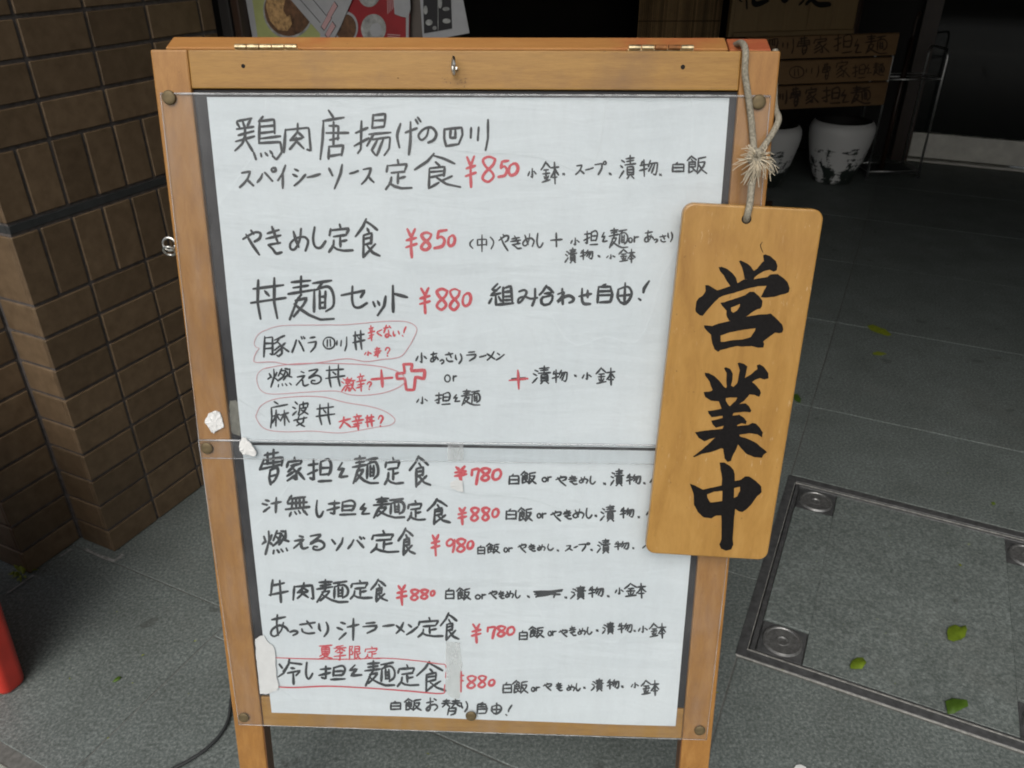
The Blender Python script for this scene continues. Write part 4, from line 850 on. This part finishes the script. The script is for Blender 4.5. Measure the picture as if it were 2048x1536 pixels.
leaf("1890 1402 1905 1396 1920 1398 1932 1404 1937 1412 1925 1420 1908 1427 1896 1428 1893 1415", m_leaf[1], 'dark green crumpled leaf on the steel edge of the access cover', 0.012)
leaf("224 1364 231 1358 238 1352 243 1355 238 1360 230 1364", m_leaf[1], 'small dark green leaf alone on the paving left of the menu stand', 0.004)
leaf("1982 1005 1988 1003 1992 1008 1986 1011", m_leaf[0], 'tiny green leaf bit beyond the back edge of the access cover', 0.002)
leaf("1917 1129 1921 1127 1924 1131 1920 1133", m_leaf[2], 'tiny green speck of leaf on the access cover near its back edge', 0.002)
# weed at the foot of the wall
wb = ground(46, 1150); bm = NBM()
for k in range(26):
    a = random.uniform(0, 6.28); d = Vector((math.cos(a), math.sin(a), 0)); st = wb + d * random.uniform(0, .012); ln = random.uniform(.010, .028)
    tp = st + d * ln + Zu * random.uniform(.004, .018); sd_ = d.cross(Zu) * random.uniform(.002, .004); md = st.lerp(tp, .5) + Zu * .006
    v = [bm.verts.new(q) for q in (st, md + sd_, tp, md - sd_)]; bm.faces.new(v)
tag(obj('weed', bm, m_leaf[2], base=wb), 'small yellow green weed growing at the foot of the brick wall corner', 'weed', kind=None)
# cable lying on the paving
cpx = [(520, 1270), (492, 1320), (470, 1365), (462, 1400), (457, 1437), (441, 1468), (412, 1498), (376, 1522), (330, 1546), (250, 1590), (150, 1640)]
tag(obj('cable', tube(NBM(), catm([ground(a, b, 0.0045) for a, b in cpx], 6), 0.0033, 8), m_blackrub, base=ground(462, 1400), smooth=True), 'thin black cable curving over the paving left of the menu stand', 'cable')
# red plastic standing panel at the left edge of the photo
pa_, pb_ = ground(11, 1397), ground(49, 1371)
th_ = max(0.05, (pb_ - pa_).dot(GU) + 0.012); cb = pa_ + GU * th_ * 0.5
bin_ = thing('floor_sign', 'faded red plastic floor sign panel with rounded edges at the left edge of the view', 'floor sign', cb - GW * 0.25)
def red_loop(bm, z, grow, ins): 
    hw, hd, r = 0.25 + grow / 2 - ins, th_ / 2 - ins, min(0.016, th_ * .3)
    return [bm.verts.new(cb - GW * (0.25 - grow / 2) + GW * (x if abs(x) < 9 else 0) + GU * y + Zu * z) for x, y in [(a * 1.0, b) for a, b in rrect(hw, hd, r)]]
bm = NBM(); L_ = [red_loop(bm, z, g_r, i_) for z, g_r, i_ in ((0.0, 0, .006), (0.003, 0, .002), (0.010, 0, 0), (0.30, 0.045, 0), (0.62, 0.09, 0), (0.628, 0.09, .002), (0.632, 0.09, .008))]
for a, b in zip(L_[:-1], L_[1:]):
    for i in range(len(a)): j = (i + 1) % len(a); bm.faces.new((a[i], a[j], b[j], b[i]))
bm.faces.new(L_[0][::-1]); bm.faces.new(L_[-1]); obj('panel', bm, m_redplastic, bin_)
obj('foot', box(FG, FG.inv(cb)[0] - .46, FG.inv(cb)[0] - .10, FG.inv(cb)[1] - .14, FG.inv(cb)[1] - th_ / 2 - .001, 0, .03, bev=.006), m_blackrub, bin_)
# litter specks
bm = NBM()
for k in range(140):
    p = ground(random.uniform(0, 2048), random.uniform(420, 1536), 0.0015)
    if p.length > 4.5 or (abs(p.x) < .3 and p.y < .8): continue
    s_ = random.uniform(.0008, .0022); a = random.uniform(0, 3.1); d = Vector((math.cos(a), math.sin(a), 0)) * s_ * random.uniform(1, 2.5); e_ = d.cross(Zu).normalized() * s_ * .6
    v = [bm.verts.new(p + q) for q in (d, e_, -d, -e_ + Zu * .001)]; bm.faces.new(v)
tag(obj('litter_specks', bm, m_leaf[2], base=(0, 2, 0)), 'fine yellowish plant specks scattered on the paving', 'litter', kind='stuff')
bm = NBM(); P = [ground(a, b, .004) for a, b in ((1588, 1536), (1592, 1530), (1602, 1529), (1612, 1534), (1616, 1545), (1590, 1548))]; prism(bm, P, [q - Zu * .003 for q in P])
tag(obj('paper_scrap', bm, m_scrap, base=P[0]), 'tiny white paper scrap on the paving at the bottom edge of the view', 'paper scrap')
# pale lime stain along the wall foot
def strip(pts, wd, m, name):
    P = [ground(a, b, 0.0022) for a, b in pts]; bm = NBM(); prev = None
    for i, p in enumerate(P):
        d = (P[min(i + 1, len(P) - 1)] - P[max(i - 1, 0)]).normalized(); nn = d.cross(Zu) * wd * random.uniform(.5, 1.2)
        cur = (bm.verts.new(p + nn), bm.verts.new(p - nn))
        if prev: bm.faces.new((prev[0], prev[1], cur[1], cur[0]))
        prev = cur
    return obj(name, bm, m, gs)
m_lime = simple('lime_stain', (0.27, 0.275, 0.265), 0.9, var=0.4, vscale=140)
strip([(170, 1098), (182, 1104), (198, 1111), (214, 1117), (228, 1122), (238, 1116), (246, 1108)], 0.0042, m_lime, 'lime_stain')
strip([(118, 1114), (132, 1105), (143, 1098)], 0.0035, m_lime, 'lime_stain')
strip([(14, 1187), (28, 1177), (44, 1166), (60, 1155), (68, 1150)], 0.0030, m_lime, 'lime_stain')
strip([(0, 1112), (16, 1120), (34, 1130), (44, 1138)], 0.0035, m_lime, 'lime_stain')
# ---------------------------------------------------------------- pots
def pot(c, sc_, label, seed):
    t = thing('plant_pot', label, 'plant pot', c, 'white streaked pots by the entrance')
    F = Fr(c, (math.cos(seed), math.sin(seed), 0), (-math.sin(seed), math.cos(seed), 0), Zu)
    wb_ = lambda k, z: 1 + 0.012 * math.sin(2 * math.pi * k * 3 + z * 9)
    prof = [(0.001, 0), (0.100, 0.0), (0.108, 0.008), (0.122, 0.05), (0.142, 0.11), (0.162, 0.19), (0.174, 0.25), (0.177, 0.29), (0.173, 0.315), (0.162, 0.333), (0.150, 0.340)]
    obj('body', lathe(NBM(), F, [(a * sc_, b * sc_) for a, b in prof], 48, wb_), m_pot, t, smooth=True)
    obj('rim_mouth', lathe(NBM(), F, [(a * sc_, b * sc_) for a, b in ((0.1502, 0.3404), (0.143, 0.3385), (0.139, 0.326), (0.137, 0.28))], 48, wb_), m_dark, t, smooth=True)
    obj('soil', lathe(NBM(), F, [(0.0005, 0.295 * sc_), (0.08 * sc_, 0.292 * sc_), (0.1365 * sc_, 0.282 * sc_)], 24), m_dark, t)
    return t
v = ground(1662, 369); d = Vector((v.x, v.y, 0)).normalized(); pot(v + d * 0.095, 1.0, 'white streaked pot below the wooden planks, wholly in view', 0.4)
v = ground(1521, 376); d = Vector((v.x, v.y, 0)).normalized(); pot(v + d * 0.095, 0.98, 'white pot with dark patches half hidden behind the menu stand', 2.3)
# ---------------------------------------------------------------- wooden planks with brush writing
PA = R(11.2); PX = Vector((math.cos(PA), math.sin(PA), 0)); PN = Vector((math.sin(PA), -math.cos(PA), 0))
_r = ray(1798, 90); PP = CAM + _r * (4.28 / _r.y)
def pl(x, y, off=0.0): return hit(x, y, PP + PN * off, PN)
FPL = Fr(PP, PX, Zu, PN)
REG['B'] = (1420, 0, 5.12)
def psolid(name, px, off, th, m, label, cat, group=None, parent=None, bev=0.003):
    q = [FPL.inv(pl(*p, off)) for p in px]; x0 = (q[0][0] + q[3][0]) / 2 if len(q) == 4 else q[0][0]; x1 = (q[1][0] + q[2][0]) / 2; y1 = (q[0][1] + q[1][1]) / 2; y0 = (q[2][1] + q[3][1]) / 2
    o = obj(name, box(FPL, x0, x1, y0, y1, off - th, off, bev=bev), m, parent, base=None if parent else FPL((x0 + x1) / 2, y0, off))
    if label: tag(o, label, cat, group)
    return o
def brush(text, w, par, off, ink):
    tk = text.split(); rx, ry, s = REG['B']; bm = NBM(); idx = 0
    for i in range(0, len(tk), 5):
        x0, y0, x1, y1 = (float(t) for t in tk[i + 1:i + 5])
        for k, q in glyph(tk[i], rx + x0 / s, ry + y0 / s, rx + x1 / s, ry + y1 / s, 2):
            pen_line(bm, k, q, w, lambda x, y, h: pl(x, y, off + h), idx % 14, 0.0012); idx += 1
    obj('brush_writing', bm, ink, par, nrm=False)
m_ink2 = simple('faded_brush_ink', (0.035, 0.018, 0.010), 0.7, var=0.3, vscale=60)
G_ = 'stacked wooden planks with brush writing'
p1 = psolid('name_plank', [(1492, 75), (1800, 65.5), (1791, 111), (1492, 120)], 0.0, 0.022, m_plankwood, 'topmost of the three wooden planks with brush writing', 'sign plank', G_)
p2 = psolid('name_plank', [(1500, 125), (1787, 114), (1777, 161), (1500, 172)], 0.0, 0.022, m_plankwood, 'middle of the three wooden planks, with the faintest brush writing', 'sign plank', G_)
p3 = psolid('name_plank', [(1480, 175), (1777, 165), (1768, 211), (1480, 222)], 0.0, 0.022, m_plankwood, 'lowest of the three wooden planks, right above the white pots', 'sign plank', G_)
brush("四 610 395 695 510 川 745 400 855 545 曹 890 370 1020 560 家 1065 370 1220 545 担 1265 350 1455 540 々 1480 400 1550 540 麺 1590 355 1810 550", 2.6, p1, 0, m_ink2)
brush("④ 815 680 960 800 川 985 670 1110 790 曹 1150 640 1230 820 家 1290 610 1430 800 担 1455 660 1590 800 々 1600 660 1655 750 麺 1670 640 1780 770", 2.2, p2, 0, m_ink2)
brush("四 600 950 690 1070 川 715 930 785 1060 曹 820 890 925 1090 家 980 890 1110 1060 担 1150 890 1330 1060 々 1345 920 1420 1050 麺 1450 880 1640 1060", 3.2, p3, 0, m_ink2)
# framed sign above the planks
sb = thing('framed_sign', 'large pale wooden sign with a darker frame and black brush writing above the planks', 'sign', FPL.o)
q0 = FPL.inv(pl(1464, 64, 0.02)); q1 = FPL.inv(pl(1707, 58, 0.02)); x0, x1, y0 = q0[0], q1[0], (q0[1] + q1[1]) / 2; hS = 0.46
sb.location = FPL((x0 + x1) / 2, y0 - 0.02, 0.02)
n_ = 5
for k in range(n_): obj('board', box(FPL, x0 + (x1 - x0) * k / n_ + .0006, x0 + (x1 - x0) * (k + 1) / n_ - .0006, y0, y0 + hS, 0.002, 0.020 + random.uniform(-.0006, .0006), bev=.001), m_signwood, sb)
fr = 0.022
for a in ((x0 - fr, x0 - .0005, y0 - fr, y0 + hS + fr), (x1 + .0005, x1 + fr, y0 - fr, y0 + hS + fr), (x0, x1, y0 - fr, y0 - .0005), (x0, x1, y0 + hS + .0005, y0 + hS + fr)):
    obj('frame', box(FPL, *a, 0.0, 0.030, bev=.003), m_darkwood if a[0] > x1 - .01 else m_signwood, sb)
bm = NBM()
for i, (s, w_) in enumerate((("300 -60 305 0 330 18", 3), ("345 -120 372 0 378 88", 4), ("440 -10 470 45 590 5", 9), ("480 -80 520 -20", 8), ("700 -140 760 -60 820 -150", 7), ("735 -30 765 12 800 -20", 8), ("985 -80 960 0 915 48", 4), ("930 -120 1040 -10 1110 45 1220 45", 9), ("1130 -150 1060 -40 985 45", 6))):
    n = [float(t) for t in s.split()]; pen_line(bm, '~', [Vector((1420 + a / 5.12, b / 5.12)) for a, b in zip(n[::2], n[1::2])], w_, lambda x, y, h: pl(x, y, 0.0215 + h), i, 0.0006)
obj('brush_writing', bm, m_ink, sb, nrm=False)
# dark post stand carrying the planks
st = thing('plank_stand', 'dark wooden post stand carrying the planks and framed sign', 'stand', Vector((FPL.o.x - .5, FPL.o.y, 0)))
for dx in (-0.74, -0.60):
    obj('post', box(FPL, dx - .015, dx + .015, -FPL.o.z, 0.45, -0.068, -0.038, bev=.003), m_darkwood, st)
    obj('foot', box(FPL, dx - .02, dx + .02, -FPL.o.z, -FPL.o.z + .03, -0.30, 0.06, bev=.003), m_darkwood, st)
for z_ in (-0.02, -0.15, -0.27): obj('crossbar', box(FPL, -0.76, -0.05, z_ - .012, z_ + .012, -0.0375, -0.0225, bev=.002), m_darkwood, st)
# ---------------------------------------------------------------- chrome rack
ra, rb_ = ground(1732, 359), ground(1834, 357); rd = (rb_ - ra).normalized(); rbk = ground(1787, 339)
dp = (rbk - ra); dp = dp - rd * dp.dot(rd); dp = dp.normalized() * max(0.2, dp.length)
rk = thing('umbrella_rack', 'empty chrome wire rack on slim rods beside the planks', 'rack', (ra + rb_) / 2 + dp / 2)
def rod(pts, r=0.006, nm='rod', m=m_chrome): obj(nm, tube(NBM(), pts, r, 10), m, rk, smooth=True)
H_ = 0.70; c_ = 0.04
A, B_, Cc, D_ = ra, rb_, ra + dp, rb_ + dp
for f, b in ((A, Cc), (B_, D_)):
    k = (b - f).normalized()
    rod([f + Zu * .01, f + Zu * (H_ - c_)] + catm([f + Zu * (H_ - c_ * .5) + k * .006, f + Zu * (H_ - .004) + k * .02, f + Zu * H_ + k * .045], 4) + [b + Zu * H_ - k * .045] + catm([b + Zu * (H_ - .004) - k * .02, b + Zu * (H_ - c_ * .5) - k * .006, b + Zu * (H_ - c_)], 4) + [b + Zu * .01])
for h_ in (0.045, 0.55):
    for p, q in ((A, B_), (Cc, D_), (A, Cc), (B_, D_)): rod([p + Zu * h_, q + Zu * h_], 0.0035, 'crossbar')
rod([A.lerp(Cc, .5) + Zu * .55, B_.lerp(D_, .5) + Zu * .55], .003, 'crossbar')
for p in (A, B_, Cc, D_): obj('foot', lathe(NBM(), Fr(p, (1, 0, 0), (0, 1, 0), Zu), [(.0005, 0), (.012, 0), (.012, .012), (.007, .018)], 14), m_blackrub, rk)
obj('tray', box(Fr(A, rd, dp.normalized(), Zu), .01, (B_ - A).length - .01, .01, dp.length - .01, .03, .036), m_blackrub, rk)
um = tube(NBM(), [A.lerp(D_, .38) + Zu * .04, A.lerp(D_, .42) + Zu * .75], .014, 10); tag(obj('folded_umbrella', um, m_darkwood, base=A.lerp(D_, .38) + Zu * .04, smooth=True), 'dark brown folded umbrella standing in the chrome rack', 'umbrella')
um_ = bpy.data.objects['folded_umbrella']; um_hd = tube(NBM(), catm([A.lerp(D_, .42) + Zu * .75, A.lerp(D_, .425) + Zu * .82, A.lerp(D_, .43) + Zu * .86, A.lerp(D_, .47) + Zu * .875, A.lerp(D_, .50) + Zu * .85], 5), .008, 8); obj('handle', um_hd, m_darkwood, um_, smooth=True)
# ---------------------------------------------------------------- bamboo blind
bl0 = FW.inv; _r = ray(1276, 40); b0 = CAM + _r * (4.5 / _r.y); _r = ray(1442, 40); b1 = CAM + _r * (4.5 / _r.y); b1.z = b0.z = 0
bd = (b1 - b0); bw = bd.length; bd.normalize(); bn = Vector((bd.y, -bd.x, 0)); Fbl = Fr(b0, bd, Zu, bn)
bln = thing('bamboo_blind', 'brown bamboo reed blind hanging at the dark entrance behind the menu stand', 'blind', Fbl(bw / 2, 0.5, 0))
nr = 44; bm = NBM()
for k in range(nr):
    x = bw * (k + .5) / nr; r_ = bw / nr * random.uniform(.36, .48); y0_ = .5 + random.uniform(-.004, .004); jx = random.uniform(-.001, .001)
    bmq = NBM(); tube(bmq, [Fbl(x + jx, y0_, random.uniform(-.0015, .0015)), Fbl(x - jx, 1.4, 0), Fbl(x, 2.2, 0)], r_, 6); obj('reed', bmq, m_reed, bln)
for h_ in (0.55, .86, 1.05, 1.24, 1.6, 2.0):
    obj('thread', tube(NBM(), [Fbl(-.003, h_, .007), Fbl(bw + .003, h_, .007)], .0022, 5), m_darkwood, bln)
obj('top_bar', box(Fbl, -.01, bw + .01, 2.2, 2.23, -.015, .015), m_darkwood, bln)
# ---------------------------------------------------------------- posters behind on the left
UP_ = 1.56
def pp(x, y, off=0.0): return hit(x, y, GU * (UP_ - off), GU)
FPO = Fr(GU * UP_, GW, Zu, -GU)
wl0 = FPO.inv(pp(462, 40))[0]; wl1 = FPO.inv(pp(843, 40))[0]
m_case = simple('grey_brown_window_panel', (0.085, 0.072, 0.062), 0.5, var=0.15, vscale=6)
obj('window_panel', box(FG, wl0, wl1, UP_ + .004, UP_ + .05, 0, HT), m_case, rf)
def poly(px, off, m, name, parent=None, label=None, cat=None, th=0.0004, base=None):
    P = [pp(a, b, off) for a, b in px]; bm = NBM(); prism(bm, P, [p + GU * th for p in P])
    o = obj(name, bm, m, parent, base=P[0] if parent is None else None)
    if label: tag(o, label, cat)
    return o
def ell(cx_, cy_, rx, ry, n=28, a=0.0): return [(cx_ + rx * math.cos(t) * math.cos(a) - ry * math.sin(t) * math.sin(a), cy_ + rx * math.cos(t) * math.sin(a) + ry * math.sin(t) * math.cos(a)) for t in [i * 2 * math.pi / n for i in range(n)]]
m_green = simple('poster_green_print', (0.30, 0.33, 0.13), 0.6, var=0.12, vscale=20)
m_broth = simple('bowl_brown_print', (0.09, 0.045, 0.022), 0.6, var=0.6, vscale=70)
m_noodle = simple('noodle_print', (0.34, 0.21, 0.09), 0.6, var=0.55, vscale=110)
m_redp = simple('poster_red_print', (0.22, 0.014, 0.018), 0.55, var=0.12, vscale=30)
m_greyp = simple('grey_bowl_print', (0.25, 0.26, 0.25), 0.6, var=0.45, vscale=60)
m_blackp = simple('black_photo_print', (0.012, 0.012, 0.014), 0.6)
m_linep = simple('dark_print_line', (0.06, 0.06, 0.07), 0.7)
m_pinkp = simple('pink_print', (0.40, 0.25, 0.25), 0.7)
po1 = poly([(476, -90), (668, -90), (668, 150), (518, 150)], 0.002, m_white, 'food_poster', None, 'green bordered poster showing a large bowl of noodles, behind the menu stand', 'poster')
poly([(492, -88), (666, -88), (666, 148), (526, 148)], 0.0030, m_green, 'green_ground', po1)
poly(ell(577, 20, 51, 57), 0.0038, m_greyp, 'bowl_print', po1); poly(ell(577, 18, 48, 54), 0.0046, m_broth, 'broth_print', po1)
poly([(533, -20), (560, -30), (570, 0), (566, 20), (582, 48), (575, 62), (556, 60), (540, 42), (532, 15)], 0.0054, m_noodle, 'noodle_print', po1)
poly([(572, 34), (580, 30), (584, 48), (578, 58), (570, 50)], 0.0062, m_noodle, 'noodle_print', po1)
po2 = poly([(660, -90), (822, -90), (817, 150), (664, 150)], 0.0068, m_redp, 'menu_poster', None, 'dark red poster with several dishes printed on it, behind the menu stand', 'poster')
poly([(812, 36), (818, 30), (816, 150), (812, 150)], 0.0076, m_white, 'white_margin', po2)
for (cx_, cy_, rx, ry, mi) in ((692, 55, 24, 32, m_noodle), (747, 57, 25, 29, m_greyp), (738, -12, 22, 26, m_greyp)):
    poly(ell(cx_, cy_, rx, ry), 0.0076, m_white if mi is m_noodle else m_greyp, 'dish_print', po2); poly(ell(cx_, cy_ + 1, rx * .84, ry * .86), 0.0084, m_broth if mi is m_noodle else mi, 'dish_print', po2)
poly(ell(752, 60, 12, 14), 0.0092, m_white, 'dish_print', po2)
for i in range(4): poly([(775, 68 + i * 4.2), (800, 70 + i * 4.2), (800, 71.6 + i * 4.2), (775, 69.6 + i * 4.2)], 0.0078, m_pinkp, 'small_print', po2)
for i in range(5): poly([(774 + i * 3, -5), (775.3 + i * 3, -5), (776.3 + i * 3, 28 - i * 3), (775 + i * 3, 28 - i * 3)], 0.0078, m_pinkp, 'small_print', po2)
tag(poly([(786, -20), (819, -20), (821, 18), (816, 36), (802, 33), (789, 28)], 0.0094, m_white, 'paper_slip', None), 'small white paper slip taped on the red poster', 'paper slip')
fl_ = poly([(556, -38), (582, 0), (606, 28), (630, 56), (652, 81), (667, 80), (680, 55), (691, 30), (704, 0), (716, -38)], 0.0110, m_white, 'flyer', None, 'white printed flyer hanging askew between the two food posters', 'flyer')
for a, b, c_2, d_2 in ((600, 0, 640, 46), (616, -12, 652, 32), (588, -12, 600, 0)): poly([(a, b), (c_2, d_2), (c_2 + .9, d_2 - .9), (a + .9, b - .9)], 0.0118, m_linep, 'printed_line', fl_)
for (cx_, cy_) in ((652, 42), (660, 58), (664, 18)):
    q = [(cx_ - 11, cy_ + 12), (cx_ + 5, cy_ - 16), (cx_ + 12, cy_ - 6), (cx_ - 4, cy_ + 20)]; poly(q, 0.0118, m_linep, 'printed_box', fl_)
    poly([(cx_ + (a - cx_) * .86 + .1, cy_ + (b - cy_) * .9) for a, b in q], 0.0124, m_pinkp, 'printed_box', fl_)
poly([(648, 60), (656, 66), (668, 84), (668, 120), (646, 120), (640, 70)], 0.0088, m_white, 'flyer_tail', fl_)
ph2 = poly([(836, -60), (913, -70), (939, 66), (846, 84)], 0.0066, m_white, 'photo_notice', None, 'white sheet with a black and white photograph hanging crooked right of the red poster', 'notice')
poly([(845, -50), (900, -54), (904, 57), (848, 67)], 0.0074, m_blackp, 'photo_print', ph2)
poly([(875.4, -50), (876.4, -50), (876.6, 62), (875.6, 62)], 0.0082, m_greyp, 'photo_print', ph2)
for cx_, cy_, rx, ry in ((858, 45, 7, 6), (851, 20, 4, 9), (892, 18, 7, 4), (869, 56, 4, 4), (880, 5, 4, 12), (893, 42, 8, 5)): poly(ell(cx_, cy_, rx, ry, 12), 0.0082, m_greyp, 'photo_print', ph2)
